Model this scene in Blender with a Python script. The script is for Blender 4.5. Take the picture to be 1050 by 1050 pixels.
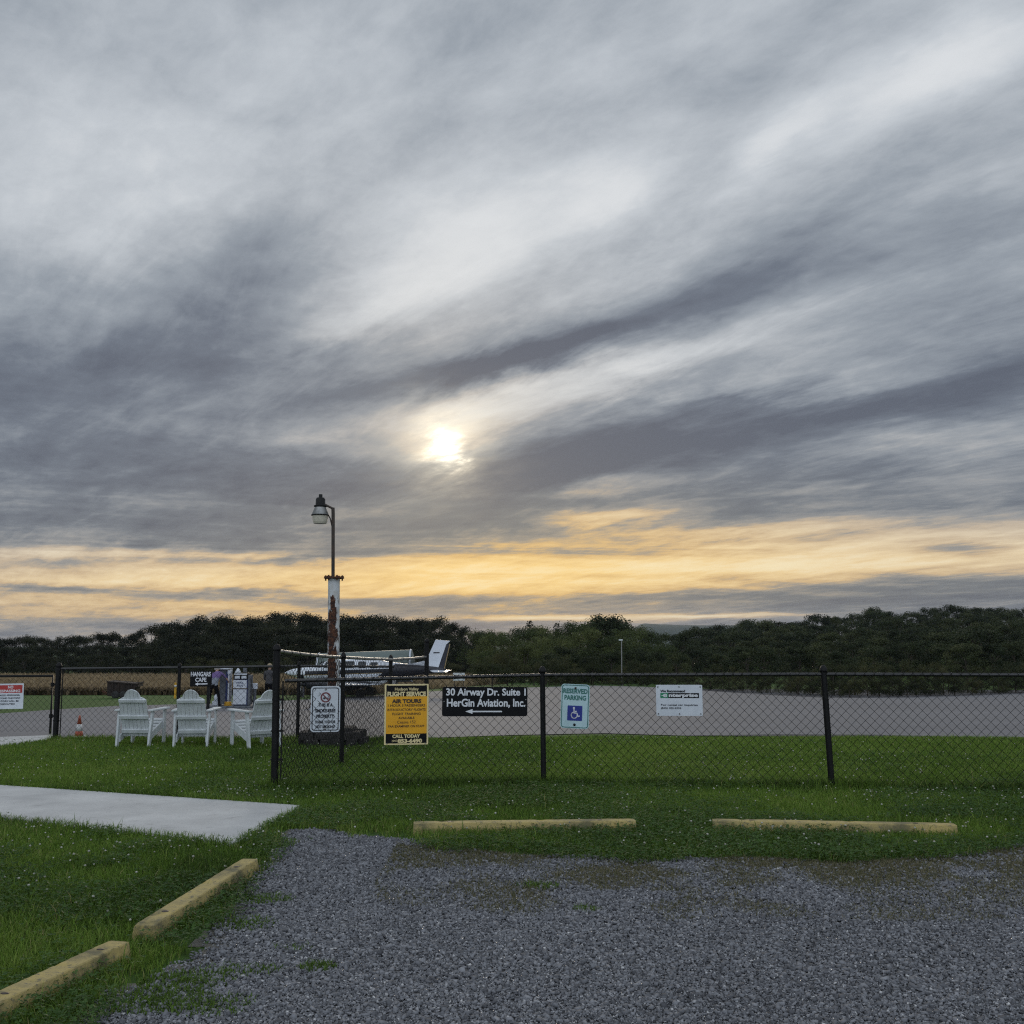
import bpy, bmesh, math, random
import numpy as np
from mathutils import Vector, Matrix

R = math.radians
rnd = random.Random(7)
nrg = np.random.default_rng(11)
scene = bpy.context.scene
COL = scene.collection
for o in list(bpy.data.objects):
    bpy.data.objects.remove(o)

# ------------------------------------------------------------------ camera
EYE = 1.6
F = 1090.0                        # focal length in pixels of the 1050 px photograph
PITCH = math.atan2(131.0, F)
CT, ST = math.cos(PITCH), math.sin(PITCH)
cam_d = bpy.data.cameras.new("camera")
cam_d.sensor_width = 36.0
cam_d.lens = 36.0 * F / 1050.0
cam_d.clip_start = 0.05
cam_d.clip_end = 20000.0
cam = bpy.data.objects.new("camera", cam_d)
cam.location = (0, 0, EYE)
cam.rotation_euler = (math.pi / 2 + PITCH, 0, 0)
COL.objects.link(cam)
scene.camera = cam


def ray(px, py):
    dx, dy = (px - 525.0) / F, (525.0 - py) / F
    return Vector((dx, CT - dy * ST, ST + dy * CT))


def azel(px, py):
    d = ray(px, py).normalized()
    return math.degrees(math.atan2(d.x, d.y)), math.degrees(math.asin(d.z))


def proj(p):
    """row and column of the photograph in which a point appears"""
    d = Vector(p) - Vector((0, 0, EYE))
    dep = d.y * CT + d.z * ST
    return 525 + F * d.x / dep, 525 - F * (d.z * CT - d.y * ST) / dep


def xat(px, Y, z=0.0):
    """sideways position of something at distance Y and height z that appears in column px"""
    return (px - 525.0) / F * (Y * CT + (z - EYE) * ST)


def at(px, py, Y):
    """point at distance Y in front of the eye, seen in direction px, py"""
    d = ray(px, py)
    return Vector((0, 0, EYE)) + d * (Y / d.y)


# ------------------------------------------------------------------ world, sun, exposure
SUN_AZ, SUN_EL = azel(455, 460)
w = bpy.data.worlds.new("World")
scene.world = w
w.use_nodes = True
nt = w.node_tree
nt.nodes.clear()


def _in(nt, sock, v):
    if isinstance(v, bpy.types.NodeSocket):
        nt.links.new(v, sock)
    elif v is not None:
        sock.default_value = v


def NM(nt, op, a, b=None, c=None, clamp=False):
    n = nt.nodes.new("ShaderNodeMath")
    n.operation = op
    n.use_clamp = clamp
    for s, v in zip(n.inputs, (a, b, c)):
        _in(nt, s, v)
    return n.outputs[0]


def XYZ(nt, x, y, z):
    n = nt.nodes.new("ShaderNodeCombineXYZ")
    for s, v in zip(n.inputs, (x, y, z)):
        _in(nt, s, v)
    return n.outputs[0]


def NOISE(nt, vec, scale, detail=4.0, rough=0.55, dist=0.0, lac=2.0):
    n = nt.nodes.new("ShaderNodeTexNoise")
    _in(nt, n.inputs["Vector"], vec)
    n.inputs["Scale"].default_value = scale
    n.inputs["Detail"].default_value = detail
    n.inputs["Roughness"].default_value = rough
    n.inputs["Lacunarity"].default_value = lac
    n.inputs["Distortion"].default_value = dist
    return n.outputs["Fac"]


def RAMP(nt, fac, stops, interp="LINEAR"):
    n = nt.nodes.new("ShaderNodeValToRGB")
    n.color_ramp.interpolation = interp
    e = n.color_ramp.elements
    while len(e) > 1:
        e.remove(e[-1])
    e[0].position = stops[0][0]
    for i, (p, c) in enumerate(stops):
        if i:
            e.new(p)
    for i, (p, c) in enumerate(stops):
        e[i].position = p
        if not hasattr(c, "__len__"):
            c = (c, c, c)
        e[i].color = (c[0], c[1], c[2], 1)
    _in(nt, n.inputs[0], fac)
    return n.outputs[0]


def MIX(nt, fac, a, b, blend="MIX"):
    n = nt.nodes.new("ShaderNodeMix")
    n.data_type = "RGBA"
    n.blend_type = blend
    _in(nt, n.inputs[0], fac)
    for s, v in ((n.inputs[6], a), (n.inputs[7], b)):
        if isinstance(v, bpy.types.NodeSocket):
            nt.links.new(v, s)
        else:
            s.default_value = (v[0], v[1], v[2], 1)
    return n.outputs[2]


def sky():
    m = lambda *a, **k: NM(nt, *a, **k)
    tc = nt.nodes.new("ShaderNodeTexCoord")
    sp = nt.nodes.new("ShaderNodeSeparateXYZ")
    nt.links.new(tc.outputs["Generated"], sp.inputs[0])
    x, y, z = sp.outputs
    az = m("MULTIPLY", m("ARCTAN2", x, y), 57.29578)
    el = m("MULTIPLY", m("ARCSINE", z), 57.29578)
    # cloud layer seen from below: a horizontal plane, streaks running to the west-south-west
    zc = m("ADD", m("MAXIMUM", z, 0.0), 0.10)
    px, py = m("DIVIDE", x, zc), m("DIVIDE", y, zc)
    a = R(-34)
    s = m("ADD", m("MULTIPLY", px, math.sin(a)), m("MULTIPLY", py, math.cos(a)))
    t = m("SUBTRACT", m("MULTIPLY", px, math.cos(a)), m("MULTIPLY", py, math.sin(a)))
    streak = XYZ(nt, m("MULTIPLY", s, 0.42), m("MULTIPLY", t, 1.25), 0.0)
    puffy = XYZ(nt, m("MULTIPLY", s, 0.7), t, 4.0)
    n1 = NOISE(nt, streak, 1.15, 10, 0.60, 0.45)
    n2 = NOISE(nt, streak, 4.2, 8, 0.62, 0.5)
    n3 = NOISE(nt, puffy, 2.2, 10, 0.61, 0.3)
    n5 = NOISE(nt, streak, 2.4, 10, 0.6, 1.2)
    wisp = m("POWER", m("SUBTRACT", 1.0, m("ABSOLUTE", m("MULTIPLY_ADD", n5, 2.6, -1.3)), clamp=True), 3.0)
    n4 = NOISE(nt, puffy, 9.0, 8, 0.66, 0.25)
    wa = NOISE(nt, puffy, 0.9, 5, 0.6)
    wb = NOISE(nt, XYZ(nt, m("MULTIPLY", s, 0.6), t, 9.0), 1.3, 7, 0.62)
    azw = m("ADD", az, m("MULTIPLY", m("SUBTRACT", wa, 0.5), 11.0))
    elw = m("ADD", el, m("MULTIPLY", m("SUBTRACT", wb, 0.5), 5.5))
    elw = m("ADD", elw, m("MULTIPLY", m("SUBTRACT", n2, 0.5), 2.2))
    low = m("SMOOTH_MIN", m("MULTIPLY", m("MAXIMUM", el, 0.0), 0.07), 1.0, 0.3)     # less warp close to the horizon
    azw = m("ADD", az, m("MULTIPLY", m("SUBTRACT", azw, az), low))
    elw = m("ADD", el, m("MULTIPLY", m("SUBTRACT", elw, el), low))
    # the bright band climbs a little from left to right
    azc = m("MAXIMUM", m("MINIMUM", az, 32.0), -32.0)
    elb = m("ADD", m("MULTIPLY_ADD", azc, -0.026, 0.25), el)
    base = RAMP(nt, m("DIVIDE", elb, 90.0, clamp=True), SKY_BASE)
    L = m("ADD", base, 0.0)
    for (bx, by, la, lb, ang, amp) in SKY_BLOBS:
        ca, ce = azel(bx, by)
        q = R(ang)
        u, v = m("SUBTRACT", azw, ca), m("SUBTRACT", elw, ce)
        cu = m("ADD", m("MULTIPLY", u, math.cos(q) * 19 / la), m("MULTIPLY", v, math.sin(q) * 19 / la))
        cv = m("SUBTRACT", m("MULTIPLY", v, math.cos(q) * 19 / lb), m("MULTIPLY", u, math.sin(q) * 19 / lb))
        r2 = m("ADD", m("MULTIPLY", cu, cu), m("MULTIPLY", cv, cv))
        L = m("MULTIPLY_ADD", m("EXPONENT", m("MULTIPLY", r2, -1.0)), amp, L)
    L = m("MULTIPLY_ADD", m("SUBTRACT", n1, 0.5), 0.40, L)
    soft = RAMP(nt, m("DIVIDE", el, 30.0, clamp=True), [(0.0, .8), (.3, 1), (.55, .85), (.8, .42), (1, .3)])
    L = m("MULTIPLY_ADD", m("MULTIPLY", m("SUBTRACT", n2, 0.5), soft), 0.18, L)
    L = m("MULTIPLY_ADD", m("SUBTRACT", n3, 0.5), 0.54, L)
    L = m("MULTIPLY_ADD", m("SUBTRACT", n4, 0.5), 0.30, L)
    L = m("MULTIPLY_ADD", m("MULTIPLY", m("SUBTRACT", wisp, 0.35), soft), 0.09, L)
    L = m("MULTIPLY_ADD", m("SUBTRACT", L, 0.45), 1.16, 0.45)
    # thin level bands low over the horizon
    n6 = NOISE(nt, XYZ(nt, m("MULTIPLY", az, 0.050), m("MULTIPLY", el, 0.80), 2.0), 1.0, 9, 0.60, 0.6)
    lowm = RAMP(nt, m("DIVIDE", el, 30.0, clamp=True), [(0.0, .75), (.15, 1), (.20, .65), (.28, .3), (.45, .05), (1, 0)])
    L = m("MULTIPLY_ADD", m("MULTIPLY", m("SUBTRACT", n6, 0.52), lowm), 1.35, L)
    # sun behind thin cloud
    du = m("MULTIPLY", m("SUBTRACT", az, SUN_AZ), math.cos(R(SUN_EL)))
    dv = m("SUBTRACT", el, SUN_EL)
    wob = m("MULTIPLY", m("SUBTRACT", n2, 0.5), 3.2)
    wob = m("MULTIPLY_ADD", m("SUBTRACT", n4, 0.5), 2.6, wob)
    r = m("ADD", m("SQRT", m("ADD", m("MULTIPLY", du, du), m("MULTIPLY", m("MULTIPLY", dv, dv), 1.25))), wob)
    r = m("MAXIMUM", r, 0.0)
    core = m("EXPONENT", m("MULTIPLY", m("POWER", m("DIVIDE", r, 0.60), 1.6), -1.0))
    g1 = m("EXPONENT", m("MULTIPLY", m("POWER", m("DIVIDE", r, 2.0), 1.5), -1.0))
    g2 = m("EXPONENT", m("MULTIPLY", m("DIVIDE", r, 4.5), -1.0))
    L = m("MULTIPLY_ADD", g2, 0.16, L)
    L = m("MAXIMUM", L, 0.0)
    L = m("SMOOTH_MIN", L, 0.97, 0.45)
    grey = RAMP(nt, L, SKY_GREY)
    warm = RAMP(nt, L, SKY_WARM)
    wf = RAMP(nt, m("DIVIDE", elb, 30.0, clamp=True), SKY_WARMTH)
    azf = m("SUBTRACT", 1.0, m("MULTIPLY", m("ABSOLUTE", m("SUBTRACT", az, SUN_AZ + 2)), 1 / 75.0), clamp=True)
    wf = m("MULTIPLY", wf, azf)
    # the cloud under the sun is tinted by it
    ua, ue = m("MULTIPLY", m("SUBTRACT", az, SUN_AZ + 5.0), 1 / 15.0), m("MULTIPLY", m("SUBTRACT", el, 6.3), 1 / 2.4)
    und = m("EXPONENT", m("MULTIPLY", m("ADD", m("MULTIPLY", ua, ua), m("MULTIPLY", ue, ue)), -1.0))
    wf = m("MULTIPLY_ADD", und, 0.38, wf)
    wf = m("ADD", wf, m("MULTIPLY", g2, 0.26), clamp=True)
    col = MIX(nt, wf, grey, warm)
    g1 = m("MULTIPLY", g1, m("MULTIPLY_ADD", n5, 1.6, 0.2))
    sunc = MIX(nt, 1.0, col, MIX(nt, g1, (0, 0, 0), (0.60, 0.52, 0.36)), "ADD")
    sunc = MIX(nt, core, sunc, (3.2, 2.9, 2.3))
    # the unseen eastern sky behind the camera is brightened to light what faces it
    east = m("MULTIPLY_ADD", m("MAXIMUM", m("MULTIPLY", y, -1.0), 0.0), EAST, 1.0)
    sunc = MIX(nt, 1.0, sunc, XYZ(nt, east, east, m("MULTIPLY", east, 1.0)), "MULTIPLY")
    # a little clear Nishita sky shows through the thinnest cloud
    nis = nt.nodes.new("ShaderNodeTexSky")
    nis.sky_type = "NISHITA"
    nis.sun_disc = False
    nis.sun_elevation = R(SUN_EL)
    nis.sun_rotation = R(SUN_AZ)
    bg1 = nt.nodes.new("ShaderNodeBackground")
    nt.links.new(nis.outputs[0], bg1.inputs[0])
    bg1.inputs[1].default_value = 0.06
    bg2 = nt.nodes.new("ShaderNodeBackground")
    nt.links.new(sunc, bg2.inputs[0])
    bg2.inputs[1].default_value = 1.0
    mx = nt.nodes.new("ShaderNodeMixShader")
    mx.inputs[0].default_value = 0.975
    nt.links.new(bg1.outputs[0], mx.inputs[1])
    nt.links.new(bg2.outputs[0], mx.inputs[2])
    out = nt.nodes.new("ShaderNodeOutputWorld")
    nt.links.new(mx.outputs[0], out.inputs[0])


# lightness of the cloud deck against elevation (degrees / 90), then streaks and gaps measured from the photograph
SKY_BASE = [(0.0, .33), (0.010, .32), (0.017, .37), (0.026, .58), (0.039, .62), (0.050, .49), (0.070, .34), (0.105, .29), (0.15, .34),
            (0.19, .45), (0.23, .58), (0.27, .64), (0.33, .62), (0.40, .58), (0.5, .60), (1.0, .55)]
SKY_BLOBS = [(0, 0, 150, 80, 10, -.14), (955, 85, 110, 34, 14, .46), (800, 140, 65, 20, 30, .30), (640, 190, 50, 14, 20, .14), (610, 195, 90, 32, 28, .24), (480, 245, 100, 55, 20, .30),
             (390, 305, 110, 45, 18, .32), (235, 275, 80, 42, 25, -.20), (70, 375, 230, 45, 2, -.20), (560, 362, 125, 20, 18, -.46), (480, 385, 60, 14, 12, -.2),
             (770, 275, 170, 30, 20, -.22), (970, 245, 150, 30, 10, -.20), (650, 385, 150, 22, 13, .46), (760, 434, 330, 22, 8, -.32),
             (560, 485, 160, 22, 6, -.36), (100, 495, 330, 45, -1, -.12), (420, 400, 110, 12, 12, -.14), (300, 350, 60, 14, 20, .14),
             (330, 525, 170, 26, 3, -.12), (900, 380, 150, 18, 5, .18), (960, 450, 110, 14, 4, .22), (560, 545, 130, 9, 3, -.10), (800, 500, 200, 10, 3, -.08),
             (630, 532, 70, 10, 3, .34), (150, 590, 300, 12, 1, .24), (520, 580, 190, 14, 1, .12), (850, 572, 260, 17, 3, .36), (750, 545, 120, 6, 4, .22),
             (60, 604, 60, 5, 0, -.38), (975, 606, 190, 18, 0, -.26), (560, 634, 100, 2.8, 0, .55), (730, 631, 90, 2.3, 0, .55),
             (680, 614, 260, 8, 0, -.22), (985, 566, 45, 6, 0, -.32), (370, 616, 90, 8, 0, -.22), (240, 606, 70, 4, 2, -.25), (130, 566, 150, 5, 2, .2),
             (475, 437, 75, 26, 18, .24), (400, 470, 70, 10, 5, .10), (340, 450, 90, 12, 8, .12), (110, 200, 120, 70, 0, .10), (620, 500, 70, 8, 6, .2), (330, 572, 60, 5, 4, -.3)]
SKY_GREY = [(0.0, (.112, .129, .170)), (0.2, (.158, .184, .232)), (0.5, (.318, .358, .408)), (0.8, (.56, .60, .645)), (1.0, (.78, .80, .82))]
SKY_WARM = [(0.0, (.135, .145, .165)), (0.25, (.205, .210, .205)), (0.42, (.36, .31, .24)), (0.60, (.75, .485, .18)), (0.82, (.96, .68, .28)), (1.0, (1.0, .84, .50))]
SKY_WARMTH = [(0.0, .30), (0.03, .55), (0.065, 1.0), (0.125, .95), (0.165, .68), (0.215, .38), (0.30, .16), (0.42, .06), (0.6, .02), (1.0, .0)]
EAST = 1.7
sky()

sun_d = bpy.data.lights.new("sun", "SUN")
sun_d.energy = 0.6
sun_d.angle = R(12)
sun_d.color = (1.0, 0.86, 0.66)
sun = bpy.data.objects.new("sun", sun_d)
sun.rotation_euler = (R(90 - SUN_EL), 0, R(180 - SUN_AZ))
COL.objects.link(sun)
vs = scene.view_settings
vs.view_transform = "Standard"
vs.look = "None"
vs.exposure = 0.0
vs.gamma = 1.0
vs.use_curve_mapping = False
scene.render.engine = "CYCLES"
scene.cycles.filter_width = 1.2
scene.cycles.use_denoising = False
scene.cycles.sample_clamp_indirect = 4.0

# ------------------------------------------------------------------ helpers
def tag(o, label=None, cat=None, group=None, kind=None):
    for k, v in (("label", label), ("category", cat), ("group", group), ("kind", kind)):
        if v:
            o[k] = v
    return o


def thing(name, loc, rz=0.0, label=None, cat=None, group=None):
    o = bpy.data.objects.new(name, None)
    o.empty_display_size = 0.2
    o.location = loc
    o.rotation_euler = (0, 0, rz)
    COL.objects.link(o)
    return tag(o, label, cat, group)


def copy_tree(o, parent=None):
    c = o.copy()
    COL.objects.link(c)
    if parent is not None:
        c.parent = parent
    for ch in list(o.children):
        copy_tree(ch, c)
    return c


def link_mesh(name, me, mats, parent=None):
    for mt in (mats if isinstance(mats, (list, tuple)) else [mats]):
        me.materials.append(mt)
    o = bpy.data.objects.new(name, me)
    COL.objects.link(o)
    if parent is not None:
        o.parent = parent
    return o


def np_mesh(name, V, T, n, mats, parent=None, attr=None, smooth=False):
    """mesh from numpy arrays: V (k,3), T (m,n) faces of n corners"""
    me = bpy.data.meshes.new(name)
    me.vertices.add(len(V))
    me.vertices.foreach_set("co", np.ascontiguousarray(V, np.float32).ravel())
    me.loops.add(T.size)
    me.loops.foreach_set("vertex_index", np.ascontiguousarray(T, np.int32).ravel())
    me.polygons.add(len(T))
    me.polygons.foreach_set("loop_start", np.arange(0, T.size, n, dtype=np.int32))
    if smooth:
        me.polygons.foreach_set("use_smooth", np.ones(len(T), bool))
    me.update(calc_edges=True)
    if attr is not None:
        a = me.attributes.new("tint", "FLOAT", "POINT")
        a.data.foreach_set("value", np.ascontiguousarray(attr, np.float32))
    return link_mesh(name, me, mats, parent)


class MB:
    """collects shapes and links them as one mesh object"""

    def __init__(self):
        self.v, self.f, self.m, self.s = [], [], [], []
        self.mi = 0

    def add(self, vs, fs, smooth=False):
        k = len(self.v)
        self.v += [Vector(p) for p in vs]
        self.f += [[i + k for i in f] for f in fs]
        self.m += [self.mi] * len(fs)
        self.s += [smooth] * len(fs)
        return self

    def box(self, c, s, rot=None, top=1.0):
        """box of full size s centred at c; top scales the upper face"""
        x, y, z = s[0] / 2, s[1] / 2, s[2] / 2
        vs = [(-x, -y, -z), (x, -y, -z), (x, y, -z), (-x, y, -z),
              (-x * top, -y * top, z), (x * top, -y * top, z), (x * top, y * top, z), (-x * top, y * top, z)]
        M = rot if rot is not None else Matrix.Identity(3)
        vs = [M @ Vector(p) + Vector(c) for p in vs]
        return self.add(vs, [(0, 3, 2, 1), (4, 5, 6, 7), (0, 1, 5, 4), (1, 2, 6, 5), (2, 3, 7, 6), (3, 0, 4, 7)])

    def bar(self, p0, p1, wx, wy, up=(0, 0, 1)):
        """rectangular bar between two points"""
        p0, p1 = Vector(p0), Vector(p1)
        d = (p1 - p0).normalized()
        u = Vector(up)
        if abs(d.dot(u)) > .98:
            u = Vector((0, 1, 0))
        a = d.cross(u).normalized()
        b = a.cross(d).normalized()
        vs = []
        for p in (p0, p1):
            for i, j in ((-1, -1), (1, -1), (1, 1), (-1, 1)):
                vs.append(p + a * (i * wx / 2) + b * (j * wy / 2))
        return self.add(vs, [(0, 3, 2, 1), (4, 5, 6, 7), (0, 1, 5, 4), (1, 2, 6, 5), (2, 3, 7, 6), (3, 0, 4, 7)])

    def tube(self, pts, r, n=8, caps=True, smooth=True):
        pts = [Vector(p) for p in pts]
        rs = r if hasattr(r, "__len__") else [r] * len(pts)
        vs, fs = [], []
        prev = None
        for i, p in enumerate(pts):
            d = (pts[min(i + 1, len(pts) - 1)] - pts[max(i - 1, 0)]).normalized()
            if prev is None:
                u = Vector((0, 0, 1)) if abs(d.z) < .9 else Vector((1, 0, 0))
                a = d.cross(u).normalized()
            else:
                a = (prev - d * prev.dot(d)).normalized()
            prev = a
            b = d.cross(a)
            for k in range(n):
                t = 2 * math.pi * k / n
                vs.append(p + (a * math.cos(t) + b * math.sin(t)) * rs[i])
        for i in range(len(pts) - 1):
            for k in range(n):
                k2 = (k + 1) % n
                fs.append((i * n + k, i * n + k2, (i + 1) * n + k2, (i + 1) * n + k))
        self.add(vs, fs, smooth)
        if caps:
            m = (len(pts) - 1) * n
            self.add(vs[:n], [tuple(range(n - 1, -1, -1))])
            self.add(vs[m:m + n], [tuple(range(n))])
        return self

    def lathe(self, prof, c=(0, 0, 0), n=16, M=None, smooth=True):
        """prof: (radius, height) list turned about z"""
        vs, fs = [], []
        for (r, h) in prof:
            for k in range(n):
                t = 2 * math.pi * k / n
                p = Vector((r * math.cos(t), r * math.sin(t), h))
                vs.append((M @ p if M is not None else p) + Vector(c))
        for i in range(len(prof) - 1):
            for k in range(n):
                k2 = (k + 1) % n
                fs.append((i * n + k, i * n + k2, (i + 1) * n + k2, (i + 1) * n + k))
        fs.append(tuple(range(n - 1, -1, -1)))
        m = (len(prof) - 1) * n
        fs.append(tuple(range(m, m + n)))
        return self.add(vs, fs, smooth)

    def plate(self, poly, y0, y1):
        """outline in x, z extruded from y0 to y1 (y0 < y1); outline counter-clockwise seen from -y"""
        n = len(poly)
        vs = [(p[0], y0, p[1]) for p in poly] + [(p[0], y1, p[1]) for p in poly]
        fs = [tuple(range(n)), tuple(range(2 * n - 1, n - 1, -1))]
        for i in range(n):
            j = (i + 1) % n
            fs.append((i, i + n, j + n, j))
        return self.add(vs, fs)

    def build(self, name, mats, parent=None, bevel=0.0, seg=2):
        me = bpy.data.meshes.new(name)
        me.from_pydata([tuple(p) for p in self.v], [], self.f)
        me.polygons.foreach_set("material_index", self.m)
        me.polygons.foreach_set("use_smooth", self.s)
        me.update()
        o = link_mesh(name, me, mats, parent)
        if bevel:
            b = o.modifiers.new("bevel", "BEVEL")
            b.width, b.segments, b.limit_method = bevel, seg, "ANGLE"
        return o


def rrect(w, h, r, n=4, cx=0.0, cz=0.0):
    pts = []
    for sx, sz, a0 in ((1, -1, -90), (1, 1, 0), (-1, 1, 90), (-1, -1, 180)):
        for k in range(n + 1):
            a = R(a0 + 90 * k / n)
            pts.append((cx + sx * (w / 2 - r) + r * math.cos(a), cz + sz * (h / 2 - r) + r * math.sin(a)))
    return pts


# ------------------------------------------------------------------ materials
def bsdf(name, rough=0.6, metallic=0.0, spec=0.5):
    m = bpy.data.materials.new(name)
    m.use_nodes = True
    t = m.node_tree
    b = t.nodes["Principled BSDF"]
    b.inputs["Roughness"].default_value = rough
    b.inputs["Metallic"].default_value = metallic
    b.inputs["Specular IOR Level"].default_value = spec
    return m, t, b


def OBJ(t):
    return t.nodes.new("ShaderNodeTexCoord").outputs["Object"]


def bump(t, b, h, strength=0.3, dist=0.01):
    n = t.nodes.new("ShaderNodeBump")
    n.inputs["Strength"].default_value = strength
    n.inputs["Distance"].default_value = dist
    t.links.new(h, n.inputs["Height"])
    t.links.new(n.outputs[0], b.inputs["Normal"])


def pm(name, c1, c2=None, scale=8.0, rough=0.6, metallic=0.0, bmp=0.0, detail=5, lo=.35, hi=.65, spec=.5, bdist=.01):
    """paint, stone, rubber ...: two colours of its own mixed by noise, a little relief and uneven gloss"""
    m, t, b = bsdf(name, rough, metallic, spec)
    c2 = c2 or tuple(v * .8 for v in c1)
    n = NOISE(t, OBJ(t), scale, detail, 0.6)
    f = NM(t, "MULTIPLY_ADD", n, 1 / (hi - lo), -lo / (hi - lo), clamp=True)
    t.links.new(MIX(t, f, c1, c2), b.inputs["Base Color"])
    n2 = NOISE(t, OBJ(t), scale * 5, 4, 0.6)
    t.links.new(NM(t, "MULTIPLY_ADD", n2, .3, rough - .15, clamp=True), b.inputs["Roughness"])
    if bmp:
        bump(t, b, n2, bmp, bdist)
    return m


M = {}
M["black_vinyl"] = pm("black_vinyl", (.0045, .0045, .005), (.008, .008, .009), 6, .5, spec=.22)
M["rail_vinyl"] = pm("rail_vinyl", (.012, .012, .013), (.02, .02, .021), 6, .3, spec=.6)
M["galvanised"] = pm("galvanised", (.34, .34, .335), (.22, .22, .215), 14, .42, .75)
M["white_paint"] = pm("white_paint", (.63, .665, .685), (.50, .535, .55), 5, .5, bmp=.1)
M["sign_white"] = pm("sign_white", (.66, .70, .76), (.56, .60, .66), 5, .42)
M["sign_grey"] = pm("sign_grey", (.58, .62, .67), (.50, .54, .59), 5, .42)
M["sign_mint"] = pm("sign_mint", (.48, .66, .70), (.40, .56, .60), 5, .42)
M["sign_back"] = pm("sign_back", (.35, .36, .37), (.28, .29, .30), 5, .45, .6)
M["sign_black"] = pm("sign_black", (.0045, .005, .007), (.007, .0075, .009), 5, .5, spec=.15)
M["sign_yellow"] = pm("sign_yellow", (.80, .40, .008), (.72, .34, .006), 4, .45)
M["sign_cream"] = pm("sign_cream", (.78, .66, .36), (.70, .58, .30), 4, .45)
M["sign_brown"] = pm("sign_brown", (.05, .026, .008), (.06, .03, .01), 4, .5)
M["sign_red"] = pm("sign_red", (.42, .035, .03), (.36, .03, .03), 4, .45)
M["sign_green"] = pm("sign_green", (.02, .16, .13), (.02, .13, .11), 4, .45)
M["ring_red"] = pm("ring_red", (.15, .028, .034), (.13, .025, .03), 4, .5)
M["logo_green"] = pm("logo_green", (.01, .22, .10), (.01, .20, .09), 4, .45)
M["sign_blue"] = pm("sign_blue", (.012, .03, .26), (.012, .025, .22), 4, .45)
M["lettering_white"] = pm("lettering_white", (.74, .76, .80), (.64, .66, .70), 9, .45)
M["lettering_grey"] = pm("lettering_grey", (.012, .014, .02), (.02, .022, .03), 9, .5, spec=.2)
M["stop_yellow"] = None
M["rust"] = pm("rust", (.12, .042, .016), (.05, .022, .012), 20, .85, bmp=.4)
M["dark_steel"] = pm("dark_steel", (.03, .028, .026), (.06, .04, .03), 12, .55, .3)
M["black_plastic"] = pm("black_plastic", (.006, .006, .007), (.01, .01, .01), 9, .5, spec=.25)
M["rubber"] = pm("rubber", (.018, .018, .018), (.03, .03, .03), 9, .8)
M["plane_white"] = pm("plane_white", (.68, .72, .78), (.62, .66, .72), 1.5, .28)
M["plane_navy"] = pm("plane_navy", (.014, .016, .024), (.018, .02, .03), 1.5, .3)
M["plane_gold"] = pm("plane_gold", (.30, .22, .10), (.26, .18, .08), 1.5, .3)
M["plane_glass"] = pm("plane_glass", (.02, .026, .032), (.03, .036, .042), 1.5, .08)
M["aluminium"] = pm("aluminium", (.5, .5, .5), (.42, .42, .42), 6, .35, .9)
M["tank_green"] = pm("tank_green", (.14, .175, .165), (.11, .14, .13), 1.2, .5)
M["pump_white"] = pm("pump_white", (.60, .635, .69), (.50, .535, .59), 4, .4)
M["pump_blue"] = pm("pump_blue", (.025, .04, .13), (.025, .038, .11), 4, .4)
M["pump_grey"] = pm("pump_grey", (.11, .12, .14), (.09, .10, .115), 4, .5)
M["yellow_paint"] = pm("yellow_paint", (.62, .34, .02), (.5, .27, .02), 8, .55)
M["cone_orange"] = pm("cone_orange", (.38, .085, .042), (.33, .07, .038), 8, .55)
M["cone_white"] = pm("cone_white", (.6, .6, .6), (.5, .5, .5), 8, .5)
M["skip_brown"] = pm("skip_brown", (.032, .02, .016), (.016, .011, .01), 3, .85, bmp=.3)
M["bark"] = pm("bark", (.06, .045, .032), (.035, .028, .02), 9, .9, bmp=.5)
M["bed_stone"] = pm("bed_stone", (.045, .04, .038), (.02, .019, .018), 7, .9, bmp=.8, bdist=.03)
M["skin"] = pm("skin", (.42, .26, .19), (.36, .22, .16), 9, .55)
M["shirt_purple"] = pm("shirt_purple", (.16, .105, .26), (.12, .08, .20), 5, .85)
M["shirt_grey"] = pm("shirt_grey", (.24, .27, .31), (.19, .21, .25), 5, .85)
M["jacket_dark"] = pm("jacket_dark", (.05, .05, .055), (.07, .07, .075), 5, .85)
M["trousers"] = pm("trousers", (.007, .007, .009), (.01, .01, .012), 5, .9, spec=.1)
M["hair_grey"] = pm("hair_grey", (.36, .34, .32), (.28, .26, .24), 20, .8)
M["hair_blond"] = pm("hair_blond", (.34, .27, .18), (.28, .22, .14), 20, .8)


def lens_mat():
    m, t, b = bsdf("lamp_lens", .35)
    n = NOISE(t, OBJ(t), 30, 3)
    t.links.new(RAMP(t, n, [(.3, (.48, .44, .37)), (.7, (.62, .57, .47))]), b.inputs["Base Color"])
    b.inputs["Transmission Weight"].default_value = 0
    return m


M["lens"] = lens_mat()


def stop_mat():
    """yellow painted concrete, chipped and grimy"""
    m, t, b = bsdf("wheel_stop_paint", .85)
    o = OBJ(t)
    n = NOISE(t, o, 7, 8, .65)
    n2 = NOISE(t, o, 34, 6, .7)
    c = MIX(t, RAMP(t, n, [(.35, 0), (.62, 1)]), (.46, .36, .13), (.36, .29, .125))
    c = MIX(t, RAMP(t, n2, [(.555, 0), (.64, 1)]), c, (.15, .138, .10))
    c = MIX(t, RAMP(t, NOISE(t, o, 3.1, 6, .7), [(.50, 0), (.66, .9)]), c, (.115, .108, .062))
    t.links.new(c, b.inputs["Base Color"])
    bump(t, b, n2, .6, .008)
    return m


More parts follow.
